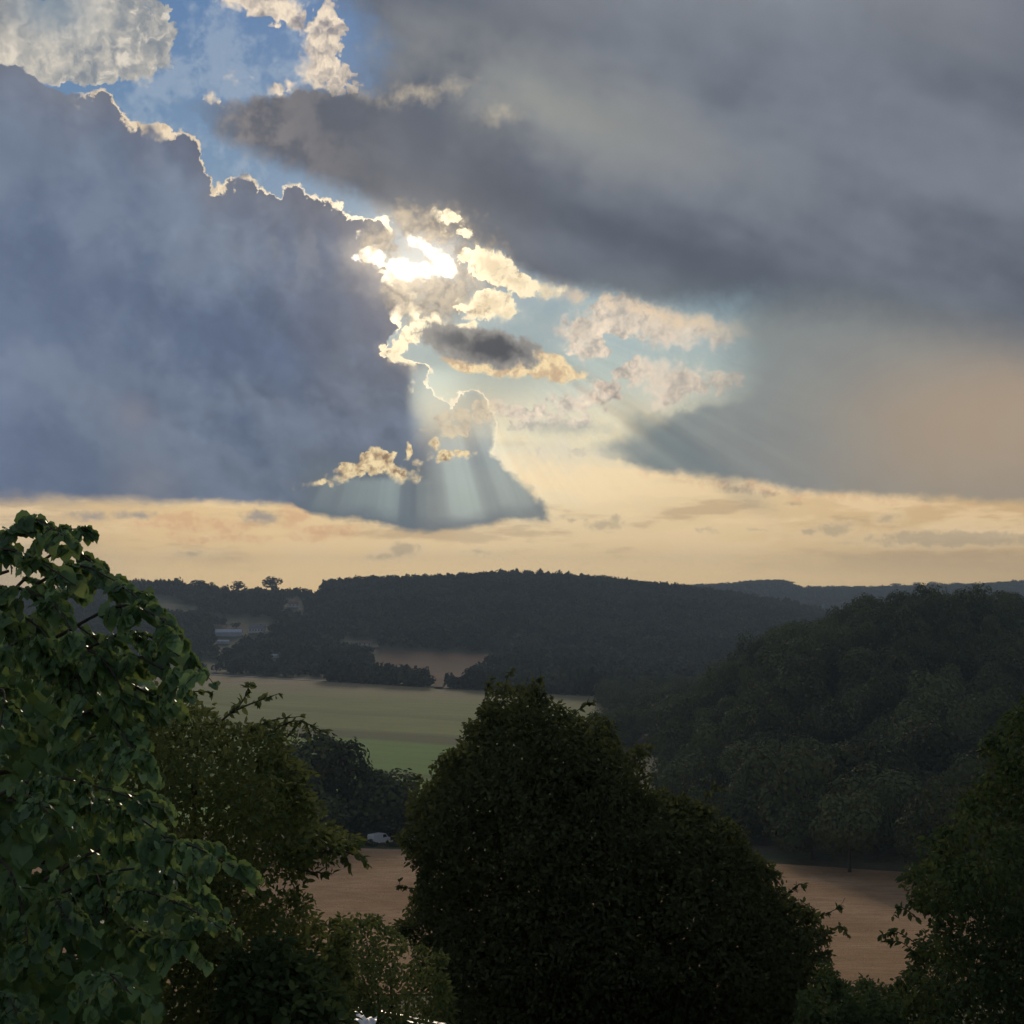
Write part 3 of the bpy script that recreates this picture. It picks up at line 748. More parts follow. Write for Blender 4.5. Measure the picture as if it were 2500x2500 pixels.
# outline of half a leaf: along, across, lift
HEART = dict(v=np.array([[0, 0, 0], [0, .34, .0], [0, .68, -.03], [0, 1.0, -.16],
                         [-.26, -.12, .05], [-.47, .10, .11], [-.52, .38, .12], [-.42, .68, .06], [-.19, .90, -.05],
                         [.26, -.12, .05], [.47, .10, .11], [.52, .38, .12], [.42, .68, .06], [.19, .90, -.05]], float),
             f=[(0, 5, 4), (0, 1, 6), (0, 6, 5), (1, 2, 7), (1, 7, 6), (2, 3, 8), (2, 8, 7),
                (0, 9, 10), (0, 11, 1), (0, 10, 11), (1, 12, 2), (1, 11, 12), (2, 13, 3), (2, 12, 13)])
def toothed(seed, n=8):
    """round lime leaf with a ragged margin, folded along the midrib"""
    r = np.random.default_rng(seed); t = np.linspace(0, 1, n)
    mid = np.stack([0 * t, t, -0.20 * t ** 2], -1)
    out = []
    for s in (-1, 1):
        w = 0.47 * np.sin(np.pi * np.clip(t * 0.94 + 0.06, 0, 1) ** 0.66) ** 0.9 * (1 + 0.16 * (np.arange(n) % 2) + r.normal(0, 0.08, n))
        w[-1] = 0.0
        out.append(np.stack([s * w, t - 0.16 * (1 - t) ** 2 - 0.02 * (np.arange(n) % 2), 0.30 * w - 0.20 * t ** 2 + r.normal(0, 0.045, n)], -1))
    v = np.concatenate([mid] + out); f = []
    for k in range(n - 1):
        f += [(k, k + 1, n + k), (k + 1, n + k + 1, n + k)] if k < n - 2 else [(k, k + 1, n + k)]
        f += [(k, 2 * n + k, k + 1), (k + 1, 2 * n + k, 2 * n + k + 1)] if k < n - 2 else [(k, 2 * n + k, k + 1)]
    return dict(v=v, f=f)
HEART = toothed(5)
OVAL = dict(v=np.array([[0, 0, 0], [0, .5, -.02], [0, 1.0, -.10], [-.26, .26, .07], [-.24, .66, .04], [.26, .26, .07], [.24, .66, .04]], float),
            f=[(0, 1, 3), (1, 4, 3), (1, 2, 4), (0, 5, 1), (1, 5, 6), (1, 6, 2)])
OVAL = dict(v=np.array([[0, 0, 0], [-.25, .28, .07], [-.23, .66, .04], [0, 1.0, -.10], [.23, .66, .04], [.25, .28, .07]], float), f=[(0, 2, 1), (0, 3, 2), (0, 4, 3), (0, 5, 4)])
RHOMB = dict(v=np.array([[0, 0, 0], [-.42, .5, .12], [0, 1.0, -.08], [.42, .5, .12]], float), f=[(0, 2, 1), (0, 3, 2)])
def frames(d, n):
    """rotation matrices with y along d and z near n"""
    d = norm(d); s = norm(np.cross(d, n)); n = np.cross(s, d)
    return np.stack([s, d, n], -1)
def leaf_batch(shape, pos, rot, size):
    v = shape['v'][None] * size[:, None, None]
    w = np.einsum('nij,nkj->nki', rot, v) + pos[:, None, :]
    k = len(shape['v'])
    f = np.array(shape['f'])[None] + (np.arange(len(pos)) * k)[:, None, None]
    return w.reshape(-1, 3), f.reshape(-1, 3)
def tube(path, radii, sides=7):
    path = np.asarray(path, float); n = len(path)
    t = np.gradient(path, axis=0); t = norm(t)
    up = np.where(np.abs(t[:, 2:3]) > 0.9, np.array([[1., 0, 0]]), np.array([[0, 0, 1.]]))
    a = norm(np.cross(t, up)); b = np.cross(t, a)
    ang = np.linspace(0, 2 * np.pi, sides, endpoint=False)
    ring = path[:, None] + np.asarray(radii)[:, None, None] * (np.cos(ang)[None, :, None] * a[:, None] + np.sin(ang)[None, :, None] * b[:, None])
    v = ring.reshape(-1, 3); f = []
    for i in range(n - 1):
        for j in range(sides):
            k = (j + 1) % sides
            f.append((i * sides + j, i * sides + k, (i + 1) * sides + k, (i + 1) * sides + j))
    return v, np.array(f)
def join(parts):
    vs, fs, o = [], [], 0
    for v, f in parts:
        vs.append(v); fs.append(f + o); o += len(v)
    return np.concatenate(vs), np.concatenate(fs)
def curve_pts(p, n):
    """smooth path through control points"""
    p = np.asarray(p, float); m = len(p)
    q = np.concatenate([[2 * p[0] - p[1]], p, [2 * p[-1] - p[-2]]])
    t = np.linspace(0, m - 1 - 1e-6, n); i = t.astype(int); f = (t - i)[:, None]
    a, b, c, d = q[i], q[i + 1], q[i + 2], q[i + 3]
    return 0.5 * (2 * b + (c - a) * f + (2 * a - 5 * b + 4 * c - d) * f ** 2 + (3 * b - a - 3 * c + d) * f ** 3)
def in_poly(x, y, poly):
    poly = np.asarray(poly, float); r = np.zeros(len(x), bool); j = len(poly) - 1
    for i in range(len(poly)):
        xi, yi = poly[i]; xj, yj = poly[j]
        c = ((yi > y) != (yj > y)) & (x < (xj - xi) * (y - yi) / (yj - yi + 1e-12) + xi)
        r ^= c; j = i
    return r
def edge_dist(x, y, poly):
    poly = np.asarray(poly, float); d = np.full(len(x), 1e9)
    for i in range(len(poly)):
        a, b = poly[i - 1], poly[i]
        ab = b - a; t = np.clip(((x - a[0]) * ab[0] + (y - a[1]) * ab[1]) / (ab @ ab + 1e-9), 0, 1)
        d = np.minimum(d, np.hypot(x - a[0] - t * ab[0], y - a[1] - t * ab[1]))
    return d
def sample_poly(poly, n, rng):
    poly = np.asarray(poly, float); lo, hi = poly.min(0), poly.max(0); out = []
    while sum(map(len, out)) < n:
        p = rng.uniform(lo, hi, (n * 2, 2)); out.append(p[in_poly(p[:, 0], p[:, 1], poly)])
    return np.concatenate(out)[:n]
def grow(name, label, cat, base, shape, mat, pos, rot, size, wood, group=None, singles=300):
    """a leafy thing: trunk and branches, the leaves that show largest one by one, the rest together"""
    root = tag(obj(name, None), label, cat, group)
    base = np.asarray(base, float); root.location = base
    for k, (nm, v, f) in enumerate(wood):
        o = obj(nm, mesh(nm, v - base, f, M['bark'], True), root)
        if nm == 'twigs': o['kind'] = 'stuff'
    px = 1250 + FOC * pos[:, 0] / pos[:, 1]; py = HZ - FOC * pos[:, 2] / pos[:, 1]
    score = size / pos[:, 1] * ((px > 0) & (px < 2500) & (py < 2480)) - (pos[:, 1] - pos[:, 1].min()) * 1e-3
    order = np.argsort(-score)
    one, rest = order[:singles], order[singles:]
    lm = mesh('leaf', shape['v'], np.array(shape['f']), mat, True)
    for i in one:
        o = obj('leaf', lm, root)
        m = Matrix(np.column_stack([rot[i] * size[i], pos[i] - base]).tolist() + [[0, 0, 0, 1]])
        o.matrix_local = m
    v, f = leaf_batch(shape, pos[rest], rot[rest], size[rest])
    tag(obj('foliage', mesh('foliage', v - base, f, mat, True), root), kind='stuff')
    return root

# ------------------------------------------------------------------ lime on the left, close to the camera
rng = np.random.default_rng(11)
ARCS = [[(-60, 1400), (40, 1295), (100, 1272), (165, 1312)], [(60, 1385), (140, 1310), (215, 1292)], [(40, 1450), (160, 1345), (260, 1392), (330, 1440), (385, 1452)],
        [(100, 1500), (220, 1422), (300, 1432), (372, 1484)], [(150, 1560), (300, 1484), (400, 1512), (458, 1572)], [(200, 1600), (330, 1545), (415, 1580), (448, 1606)],
        [(200, 1680), (320, 1605), (420, 1640), (510, 1650)], [(150, 1720), (260, 1652), (360, 1690), (430, 1722)], [(0, 1560), (120, 1500), (240, 1560), (300, 1640)],
        [(-50, 1650), (80, 1562), (180, 1622), (220, 1722)], [(180, 1780), (260, 1732), (330, 1782), (370, 1850)], [(200, 1850), (280, 1800), (340, 1862)],
        [(-60, 1500), (40, 1440), (140, 1480), (200, 1560)], [(-60, 1380), (20, 1345), (100, 1370), (190, 1430)], [(-60, 1560), (30, 1500), (110, 1540), (150, 1620)],
        [(120, 1620), (220, 1590), (290, 1650), (320, 1740)], [(-40, 1700), (20, 1690), (40, 1790)], [(100, 1430), (200, 1385), (290, 1420)],
        [(0, 1962), (150, 1902), (300, 1932), (440, 1982)], [(100, 2002), (250, 1952), (380, 2002), (456, 2062)], [(150, 2152), (300, 2072), (480, 2062), (612, 2122)],
        [(150, 2202), (320, 2132), (470, 2132), (556, 2212)], [(200, 2282), (350, 2182), (480, 2212), (582, 2272)], [(-20, 2082), (60, 2122), (100, 2252), (110, 2332)],
        [(50, 2202), (150, 2182), (212, 2262)], [(240, 2100), (280, 2150), (300, 2250)], [(230, 2400), (300, 2382), (362, 2432)], [(260, 1960), (350, 1960), (430, 1940)],
        [(-40, 2180), (20, 2170), (60, 2200)], [(60, 1960), (120, 1950), (160, 1990)], [(340, 2080), (420, 2090), (520, 2060)], [(20, 2420), (60, 2440), (80, 2480)], [(330, 2250), (400, 2290), (500, 2300)]]
P_, D_, N_, Z_ = [], [], [], []
wood = []
for k, a in enumerate(ARCS):
    y0 = rng.uniform(6.4, 8.0)
    dep = np.linspace(rng.uniform(0.3, 0.9), rng.uniform(-0.3, 0.2), len(a)) + y0
    pth = curve_pts([at(q[0] - (12 if q[1] < 1750 else 40), q[1] - 4, d) for q, d in zip(a, dep)], 14)
    wood.append(tube(pth, np.linspace(0.010, 0.003, 14), 5))
    # short drooping side shoots, leaves in two ranks along each
    L = np.linalg.norm(np.diff(pth, axis=0), axis=1).sum()
    for s_ in range(max(4, int(L / 0.060))):
        i = rng.uniform(0.5, 12.9); j = int(i); o0 = pth[j] * (1 - i + j) + pth[j + 1] * (i - j)
        td = norm((pth[j + 1] - pth[j])[None])[0]
        sd_ = norm((np.cross(td, [0, 0, 1.]) * rng.choice([-1, 1]) + td * rng.uniform(0.2, 1.2) + [0, 0, rng.uniform(-0.5, 0.35)])[None])[0]
        ln = rng.uniform(0.06, 0.14) if a[-1][1] < 1600 else rng.uniform(0.08, 0.20)
        tt = np.linspace(0, 1, 6)[:, None]
        tw_ = o0 + sd_ * ln * tt + np.array([0, 0, -1.]) * (ln * 0.55) * tt ** 2
        wood.append(tube(tw_, np.linspace(0.004, 0.0015, 6), 4))
        m = int(ln / 0.022) + 2
        u_ = np.sort(rng.uniform(0.05, 1.0, m)); k_ = np.minimum((u_ * 5).astype(int), 4); f_ = (u_ * 5 - k_)[:, None]
        p = tw_[k_] * (1 - f_) + tw_[k_ + 1] * f_
        tdir = norm(tw_[k_ + 1] - tw_[k_])
        side = np.where(np.arange(m)[:, None] % 2 == 0, 1, -1) * norm(np.cross(tdir, [0, 0, 1.]))
        d = tdir * 0.7 + side * 0.65 + np.array([0, 0, -0.55]) + rng.normal(0, 0.30, (m, 3))
        nn = np.array([0.15, -0.25, 0.95]) + side * 0.30 + rng.normal(0, 0.42, (m, 3))
        P_.append(p); D_.append(d); N_.append(nn)
        Z_.append(rng.uniform(0.040, 0.098, m) * np.interp(u_, [0, 1], [1.15, 0.75]))
POLY = [(-80, 1520), (60, 1510), (150, 1530), (260, 1570), (350, 1620), (370, 1700), (280, 1820), (180, 1880), (300, 2000), (420, 2150), (430, 2280), (380, 2400), (380, 2560), (-80, 2560)]
q = sample_poly(POLY, 2900, rng)
dd = rng.uniform(8.8, 11.8, len(q))
p = np.stack([(q[:, 0] - 1250) / FOC * dd, dd, (HZ - q[:, 1]) / FOC * dd], -1)
P_.append(p); D_.append(np.array([0.3, -0.1, -0.8]) + rng.normal(0, 0.5, p.shape)); N_.append(np.array([0.1, -0.4, 0.9]) + rng.normal(0, 0.5, p.shape)); Z_.append(rng.uniform(0.09, 0.15, len(p)))
P_, D_, N_, Z_ = map(np.concatenate, (P_, D_, N_, Z_))
gz0 = float(height(-4.3, 9.6))
trunk = tube(curve_pts([(-4.3, 9.6, gz0), (-4.25, 9.6, -2.0), (-4.2, 9.5, -0.8), (-4.0, 9.4, 0.2)], 12), np.linspace(0.20, 0.05, 12), 10)
limbs = []
for e in [(-2.2, 7.9, 0.1), (-1.9, 7.6, -0.5), (-2.0, 7.7, -1.2), (-1.8, 7.6, -1.8)]:
    e = (e[0] - 1.2, e[1] + 1.6, e[2]); s_ = np.array([-4.25, 9.6, e[2] - 0.6]); limbs.append(tube(curve_pts([s_, (s_ + np.array(e)) / 2 + [0, 0, .15], e], 10), np.linspace(0.045, 0.010, 10), 7))
grow('lime_tree', 'broad-leaved green tree at the left edge, its large leaves closest to the camera', 'tree', (-4.3, 9.6, gz0), HEART, M['lime_leaf'], P_, frames(D_, N_), Z_,
     [('trunk', *trunk)] + [('branch', *l) for l in limbs] + [('twigs', *join(wood))])

# ------------------------------------------------------------------ crowns that fill an outline
def ragged(poly, rng, step=34.0, amp=20.0):
    """an outline with boughs: bumps and notches along every side"""
    poly = np.asarray(poly, float); out = []
    for i in range(len(poly)):
        a, b = poly[i], poly[(i + 1) % len(poly)]
        n = max(1, int(np.linalg.norm(b - a) / step)); d = (b - a) / max(np.linalg.norm(b - a), 1e-6)
        for k in range(n):
            out.append(a + (b - a) * k / n + np.array([d[1], -d[0]]) * rng.normal(0, amp if max(a[1], b[1]) < 2480 else 0))
    return np.array(out)
def crown_fill(poly, y0, deep, n_clump, per, clump_r, leaf, rng, droop=0.2):
    """clumps of leaves through a rounded volume whose outline from the garden is the polygon"""
    poly = ragged(poly, rng)
    q = sample_poly(poly, n_clump, rng)
    # more clumps towards the outline
    ed = edge_dist(q[:, 0], q[:, 1], poly)
    m = max(ed.max(), 1)
    half = deep * np.sqrt(np.clip(1 - (1 - ed / m) ** 2, 0, 1)) + 0.15
    dep = y0 - half * rng.uniform(-0.55, 1.0, n_clump) ** 1.0
    c = np.stack([(q[:, 0] - 1250) / FOC * dep, dep, (HZ - q[:, 1]) / FOC * dep], -1)
    lim = ed / FOC * y0
    cr = np.minimum(clump_r * rng.uniform(0.6, 1.3, n_clump), np.maximum(lim * 1.2, clump_r * 0.35))
    o = norm(rng.normal(size=(n_clump, per, 3))) * (rng.random((n_clump, per, 1)) ** 0.45)
    p = (c[:, None] + o * cr[:, None, None] * np.array([1.15, 1.0, 0.75])).reshape(-1, 3)
    out = o.reshape(-1, 3)
    d = out * 0.9 + rng.normal(0, 0.6, p.shape) + np.array([0, 0, -droop])
    nn = out * 0.5 + np.array([0, -0.15, 0.8]) + rng.normal(0, 0.5, p.shape)
    return p, d, nn, leaf * rng.uniform(0.65, 1.3, len(p)), c
def limb_set(base, top, targets, r0, rng, sides=7, n=14):
    base = np.asarray(base, float); top = np.asarray(top, float)
    w = [('trunk', *tube(curve_pts([base, base * 0.6 + top * 0.4 + rng.normal(0, 0.12, 3), top], 12), np.linspace(r0, r0 * 0.25, 12), 9))]
    pick = rng.choice(len(targets), min(n, len(targets)), replace=False)
    for k in pick:
        s = base + (top - base) * rng.uniform(0.3, 0.85); e = targets[k]
        w.append(('branch', *tube(curve_pts([s, (s + e) / 2 + np.array([0, 0, 0.25]), e], 8), np.linspace(r0 * 0.3, r0 * 0.05, 8), 6)))
    return w
def twig_sprays(tips, y, leaf, rng):
    """single leafy shoots sticking out of an outline: list of pixel paths"""
    P, Dd, N, Zs, W = [], [], [], [], []
    for path in tips:
        pth = curve_pts([at(a, b, y + 0.1 * i) for i, (a, b) in enumerate(path)], 12)
        W.append(tube(pth, np.linspace(0.012, 0.003, 12), 5))
        n = int(np.linalg.norm(pth[-1] - pth[0]) / (leaf * 0.22)) + 6
        i = rng.uniform(0, 10.99, n); j = i.astype(int); f_ = (i - j)[:, None]
        p = pth[j] * (1 - f_) + pth[j + 1] * f_; td = norm(pth[j + 1] - pth[j])
        P.append(p); Dd.append(td * 0.5 + rng.normal(0, 0.7, (n, 3)) + [0, 0, -0.25]); N.append(np.array([0, -0.3, 0.9]) + rng.normal(0, 0.5, (n, 3))); Zs.append(leaf * rng.uniform(0.6, 1.2, n))
    return np.concatenate(P), np.concatenate(Dd), np.concatenate(N), np.concatenate(Zs), join(W)

# thorn bush behind the lime
rng = np.random.default_rng(21)
T2 = [(300, 1760), (400, 1700), (470, 1700), (560, 1740), (600, 1800), (680, 1775), (720, 1800), (735, 1860), (720, 1930), (760, 1985), (840, 2030), (850, 2055), (800, 2095), (740, 2135), (715, 2160), (745, 2210), (770, 2245), (830, 2270),
      (860, 2330), (830, 2420), (850, 2560), (200, 2560), (220, 1900)]
p, d, n, z, c = crown_fill(T2, 14.5, 2.2, 900, 36, 0.34, 0.072, rng)
tw = twig_sprays([[(540, 1760), (590, 1715), (612, 1664)], [(560, 1740), (620, 1715), (684, 1692)], [(600, 1790), (660, 1760), (740, 1748)], [(430, 1720), (470, 1690), (520, 1690)], [(640, 1800), (720, 1760), (800, 1790)],
                  [(700, 2080), (790, 2080), (850, 2050)], [(790, 2075), (840, 2090), (858, 2130)], [(820, 2075), (880, 2090), (900, 2115)], [(720, 2120), (770, 2130), (815, 2132)], [(700, 1800), (740, 1760), (760, 1800)]], 13.6, 0.085, rng)
p = np.concatenate([p, tw[0]]); d = np.concatenate([d, tw[1]]); n = np.concatenate([n, tw[2]]); z = np.concatenate([z, tw[3]])
b0 = at(480, 2520, 14.6); b0[2] = float(height(b0[0], b0[1]))
grow('hawthorn_bush', 'olive-green small-leaved bush with thin twigs reaching over the green field', 'bush', b0, OVAL, M['thorn_leaf'], p, frames(d, n), z,
     limb_set(b0, at(470, 1900, 14.6), c, 0.09, rng) + [('twigs', *tw[4])])

# big dark tree in the middle
rng = np.random.default_rng(31)
T3 = [(1168, 1750), (1205, 1692), (1250, 1652), (1300, 1690), (1360, 1735), (1424, 1748), (1482, 1782), (1540, 1850), (1590, 1925), (1640, 1950), (1715, 1945), (1810, 2022), (1875, 2112), (1940, 2178), (2012, 2230), (2044, 2280), (2010, 2372), (1990, 2450), (1980, 2600),
      (1060, 2600), (1040, 2400), (1030, 2330), (1008, 2226), (992, 2174), (1003, 2097), (1016, 2006), (1022, 1916), (1074, 1864), (1100, 1812)]
p, d, n, z, c = crown_fill(T3, 31.5, 4.0, 2300, 42, 0.48, 0.115, rng)
tw = twig_sprays([[(1020, 1960), (990, 1920), (1020, 1895)], [(1180, 1720), (1190, 1680), (1200, 1655)], [(1010, 2170), (980, 2165), (975, 2150)], [(1230, 1690), (1240, 1650), (1250, 1640)], [(1290, 1690), (1310, 1660), (1320, 1655)],
                  [(1390, 1750), (1430, 1720), (1450, 1715)], [(1990, 2240), (2040, 2220), (2060, 2200)], [(2010, 2290), (2050, 2260), (2070, 2290)], [(1900, 2200), (1950, 2160), (1970, 2165)], [(1720, 1960), (1740, 1920), (1770, 1930)]], 30.0, 0.15, rng)
p = np.concatenate([p, tw[0]]); d = np.concatenate([d, tw[1]]); n = np.concatenate([n, tw[2]]); z = np.concatenate([z, tw[3]])
q = sample_poly([(a + (1420 - a) * 0.07, max(b, 1710) + 16) for a, b in T3], 15000, rng)
dd = rng.uniform(31.0, 33.5, len(q))
pi_ = np.stack([(q[:, 0] - 1250) / FOC * dd, dd, (HZ - q[:, 1]) / FOC * dd], -1)
p = np.concatenate([p, pi_]); d = np.concatenate([d, rng.normal(0, 1, pi_.shape)]); n = np.concatenate([n, np.array([0, -.3, .6]) + rng.normal(0, .6, pi_.shape)]); z = np.concatenate([z, rng.uniform(0.16, 0.30, len(pi_))])
b0 = at(1420, 2600, 31.8); b0[2] = float(height(b0[0], b0[1]))
grow('dark_tree', 'large dark bushy tree in the middle, standing before the fields', 'tree', b0, OVAL, M['oak_leaf'], p, frames(d, n), z,
     limb_set(b0, at(1300, 1800, 31.8), c, 0.28, rng, n=20) + [('twigs', *tw[4])])

# tree on the right edge with hanging shoots
rng = np.random.default_rng(41)
T4 = [(2540, 1690), (2470, 1730), (2430, 1780), (2405, 1850), (2385, 1950), (2330, 2010), (2265, 2060), (2222, 2130), (2235, 2190), (2245, 2240), (2228, 2300), (2250, 2350), (2200, 2400), (2120, 2440), (2075, 2480), (2040, 2600), (2700, 2600), (2700, 1700)]
p, d, n, z, c = crown_fill(T4, 25.0, 3.2, 1000, 38, 0.40, 0.105, rng, droop=0.6)
tw = twig_sprays([[(2250, 2250), (2200, 2215), (2178, 2240)], [(2260, 2320), (2190, 2275), (2150, 2285)], [(2250, 2340), (2200, 2300), (2165, 2300)], [(2300, 2060), (2260, 2045), (2245, 2075)], [(2420, 1850), (2395, 1830), (2390, 1870)],
                  [(2240, 2160), (2210, 2140), (2200, 2160)], [(2150, 2440), (2080, 2440), (2060, 2470)]], 23.6, 0.14, rng)
p = np.concatenate([p, tw[0]]); d = np.concatenate([d, tw[1]]); n = np.concatenate([n, tw[2]]); z = np.concatenate([z, tw[3]])
b0 = at(2560, 2600, 25.4); b0[2] = float(height(b0[0], b0[1]))
grow('ash_tree', 'green tree at the right edge with shoots hanging over the brown field', 'tree', b0, OVAL, M['ash_leaf'], p, frames(d, n), z,
     limb_set(b0, at(2520, 1850, 25.4), c, 0.22, rng, n=14) + [('twigs', *tw[4])])

# low shrubs under the gap
for seed, poly, y0, lab in ((51, [(800, 2300), (850, 2245), (910, 2262), (960, 2268), (1010, 2275), (1065, 2320), (1090, 2400), (1110, 2600), (780, 2600)], 20.5, 'low olive shrub in front of the brown field, left of the dark tree'),
                            (53, [(1960, 2420), (2010, 2370), (2080, 2385), (2150, 2420), (2190, 2470), (2220, 2600), (1940, 2600)], 22.0, 'low shrub at the bottom between the dark tree and the right-hand tree'),
                            (55, [(560, 2330), (640, 2290), (720, 2330), (800, 2400), (830, 2470), (840, 2600), (540, 2600)], 12.0, 'dark low shrub at the bottom, below the small-leaved bush')):
    rng = np.random.default_rng(seed)
    p, d, n, z, c = crown_fill(poly, y0, 1.4, 240, 34, 0.30, 0.082, rng)
    mid = np.mean(np.array(poly), 0)
    b0 = at(mid[0], 2600, y0); b0[2] = float(height(b0[0], b0[1]))
    grow('garden_shrub', lab, 'shrub', b0, OVAL, M['thorn_leaf'] if seed == 51 else M['ash_leaf'], p, frames(d, n), z, limb_set(b0, at(mid[0], mid[1], y0), c, 0.06, rng, n=8), 'low garden shrubs', singles=120)
# ------------------------------------------------------------------ trees farther off
def crown_mesh(seed, n=1000, leaf=0.10, lobes=15, mat=None, flat=0.9):
    """unit crown: lobes of leaf clumps round a centre, gaps between them"""
    r = np.random.default_rng(seed)
    c = norm(r.normal(size=(lobes, 3))) * (r.random((lobes, 1)) ** 0.4) * np.array([0.66, 0.66, 0.62])
    rad = r.uniform(0.24, 0.46, lobes)
    k = r.integers(0, lobes, n * 3)
    o = norm(r.normal(size=(n * 3, 3)))
    p = c[k] + o * rad[k][:, None] * r.uniform(0.72, 1.06, (n * 3, 1))
    inside = np.zeros(len(p), bool)
    for i in range(lobes):
        inside |= (np.linalg.norm(p - c[i], axis=1) < rad[i] * 0.66)
    p, o = p[~inside][:n], o[~inside][:n]
    d = norm(np.cross(o, r.normal(size=p.shape))) + o * 0.25 + [0, 0, -0.1]; nn = o + np.array([0, 0, 0.35]) + r.normal(0, 0.22, p.shape)
    p = p + o * rad.mean() * 0.0
    v, f = leaf_batch(RHOMB, p * [1, 1, flat], frames(d, nn), leaf * r.uniform(0.6, 1.4, len(p)))
    return mesh('crown', v, f, mat, True)
def trunk_mesh(seed):
    """unit tree trunk with limbs, height 1"""
    r = np.random.default_rng(seed)
    parts = [tube(curve_pts([(0, 0, -0.06), (r.normal(0, .01), r.normal(0, .01), .35), (r.normal(0, .02), r.normal(0, .02), .8)], 8), np.linspace(.026, .006, 8), 7)]
    for k in range(6):
        a = r.uniform(0, 6.28); h = r.uniform(.28, .6)
        parts.append(tube(curve_pts([(0, 0, h), (.1 * math.cos(a), .1 * math.sin(a), h + .1), (.22 * math.cos(a), .22 * math.sin(a), h + .2)], 6), np.linspace(.011, .003, 6), 5))
    return mesh('trunk', *join(parts), M['bark'], True)
CR = [crown_mesh(100 + i, 3000, 0.085, 18, M['wood_leaf']) for i in range(7)]
CRF = [crown_mesh(200 + i, 420, 0.20, 9, M['far_leaf']) for i in range(5)]
TR = [trunk_mesh(300 + i) for i in range(4)]
def tree(name, label, x, y, h, r, k, group, crowns=CR, z=None, mat_scale=None):
    z = float(height(x, y)) - 0.3 if z is None else z
    root = tag(obj(name, None), label, 'tree', group); root.location = (x, y, z)
    t = obj('trunk', TR[k % len(TR)], root); t.scale = (h, h, h); t.rotation_euler = (0, 0, k * 1.7)
    c = obj('crown', crowns[k % len(crowns)], root)
    cz = h * 0.46
    c.location = (0, 0, h - cz); c.scale = (r * 1.08, r * 1.08, cz * 1.32); c.rotation_euler = (0, 0, k * 2.39)
    return root

# clump of trees at the near corner of the green field
for k, (px, py, y, wpx, lab) in enumerate([(748, 1772, 292, 150, 'tallest dark tree of the clump below the green field'), (828, 1800, 290, 140, 'second tree of the dark clump below the green field, right of the tallest'),
                                      (905, 1850, 288, 130, 'third tree of the dark clump below the green field, getting lower to the right'), (965, 1905, 288, 110, 'lowest tree of the dark clump, beside the big middle tree'),
                                      (680, 1850, 292, 120, 'leftmost tree of the dark clump, half hidden by the small-leaved bush'), (870, 1950, 286, 90, 'low bush at the foot of the dark clump above the brown field'),
                                      (1000, 1960, 287, 90, 'rounded bush closing the dark clump against the big middle tree'), (780, 1930, 284, 110, 'dark bush at the foot of the clump beside the small-leaved bush')]):
    x = (px - 1250) / FOC * y; g = float(height(x, y)); top = (HZ - py) / FOC * y
    tree('field_tree', lab, x, y, top - g, wpx / FOC * y * 0.90, k, 'clump of trees below the green field')

# low hedge before the vans
for k, (px, lab) in enumerate([(872, 'low hedge bush left of the white van'), (900, 'low hedge bush in front of the white van'), (960, 'low hedge bush between the two white vans'), (985, 'low hedge bush in front of the van beside the middle tree')]):
    y = 274.0; x = (px - 1250) / FOC * y
    tree('hedge_bush', lab, x, y, 1.5 + 0.3 * (k % 2), 1.7, k, 'hedge bushes at the field edge')
# the wood on the right-hand spur
rng = np.random.default_rng(61)
def scatter(n_try, xr, yr, ok, gap):
    pts = []; cell = {}
    xs = rng.uniform(*xr, n_try); ys_ = rng.uniform(*yr, n_try); keep = ok(xs, ys_)
    for x, y in zip(xs[keep], ys_[keep]):
        g = gap(y); i, j = int(x // 14), int(y // 14)
        if any((x - a) ** 2 + (y - b) ** 2 < g * g for di in (-1, 0, 1) for dj in (-1, 0, 1) for a, b in cell.get((i + di, j + dj), ())): continue
        cell.setdefault((i, j), []).append((x, y)); pts.append((x, y))
    return np.array(pts)
def wood_ok(x, y):
    px = 1250 + FOC * x / y
    edge = np.interp(y, [200, 250, 300, 870], [54, 49, 24, 58]) + 4 * np.sin(y * 0.05)
    front = np.interp(px, [1900, 1990, 2100, 2200, 2300, 2700], [244, 238, 224, 213, 206, 198])
    near = (x > edge) & ((px > 1635) | (y > 560)) & (y > front) & (y < 590) & (px < 2640)
    val = (x > np.interp(y, [300, 870], [24, 58]) + 4 * np.sin(y * 0.03)) & (y >= 590) & (y < 900) & (px < 1780)
    return near | val
pts = scatter(26000, (15, 330), (198, 900), wood_ok, lambda y: 10.8 if y < 590 else 12.5)
hh = np.where(pts[:, 1] < 590, rng.uniform(11.5, 20, len(pts)), rng.uniform(10, 15, len(pts)))
front_row = pts[:, 1] < 250
hh[front_row] *= rng.uniform(0.55, 0.9, front_row.sum())
rr = rng.uniform(5.6, 10.5, len(pts)) * np.clip(hh / 15, 0.7, 1.1)
show = np.argsort(-(rr / pts[:, 1]) * ((1250 + FOC * pts[:, 0] / pts[:, 1]) < 2540))
for k, i in enumerate(show[:300]):
    tree('woodland_tree', 'dark round-crowned tree in the dense wood on the right-hand hill', pts[i, 0], pts[i, 1], hh[i], rr[i], k, 'trees of the wood on the right-hand hill')
def blob_field(name, P, H, Rr, variants, kind='stuff'):
    """many crowns as one mass"""
    vs, fs, o = [], [], 0
    for i, (x, y) in enumerate(P):
        v, f = variants[i % len(variants)]
        a = rng.uniform(0, 6.28); ca, sa = math.cos(a), math.sin(a)
        w = v * [Rr[i], Rr[i], H[i] * 0.55]
        w = np.stack([w[:, 0] * ca - w[:, 1] * sa + x, w[:, 0] * sa + w[:, 1] * ca + y, w[:, 2] + float(HH[i]) + H[i] * 0.5], -1)
        vs.append(w); fs.append(f + o); o += len(v)
    return np.concatenate(vs), np.concatenate(fs)
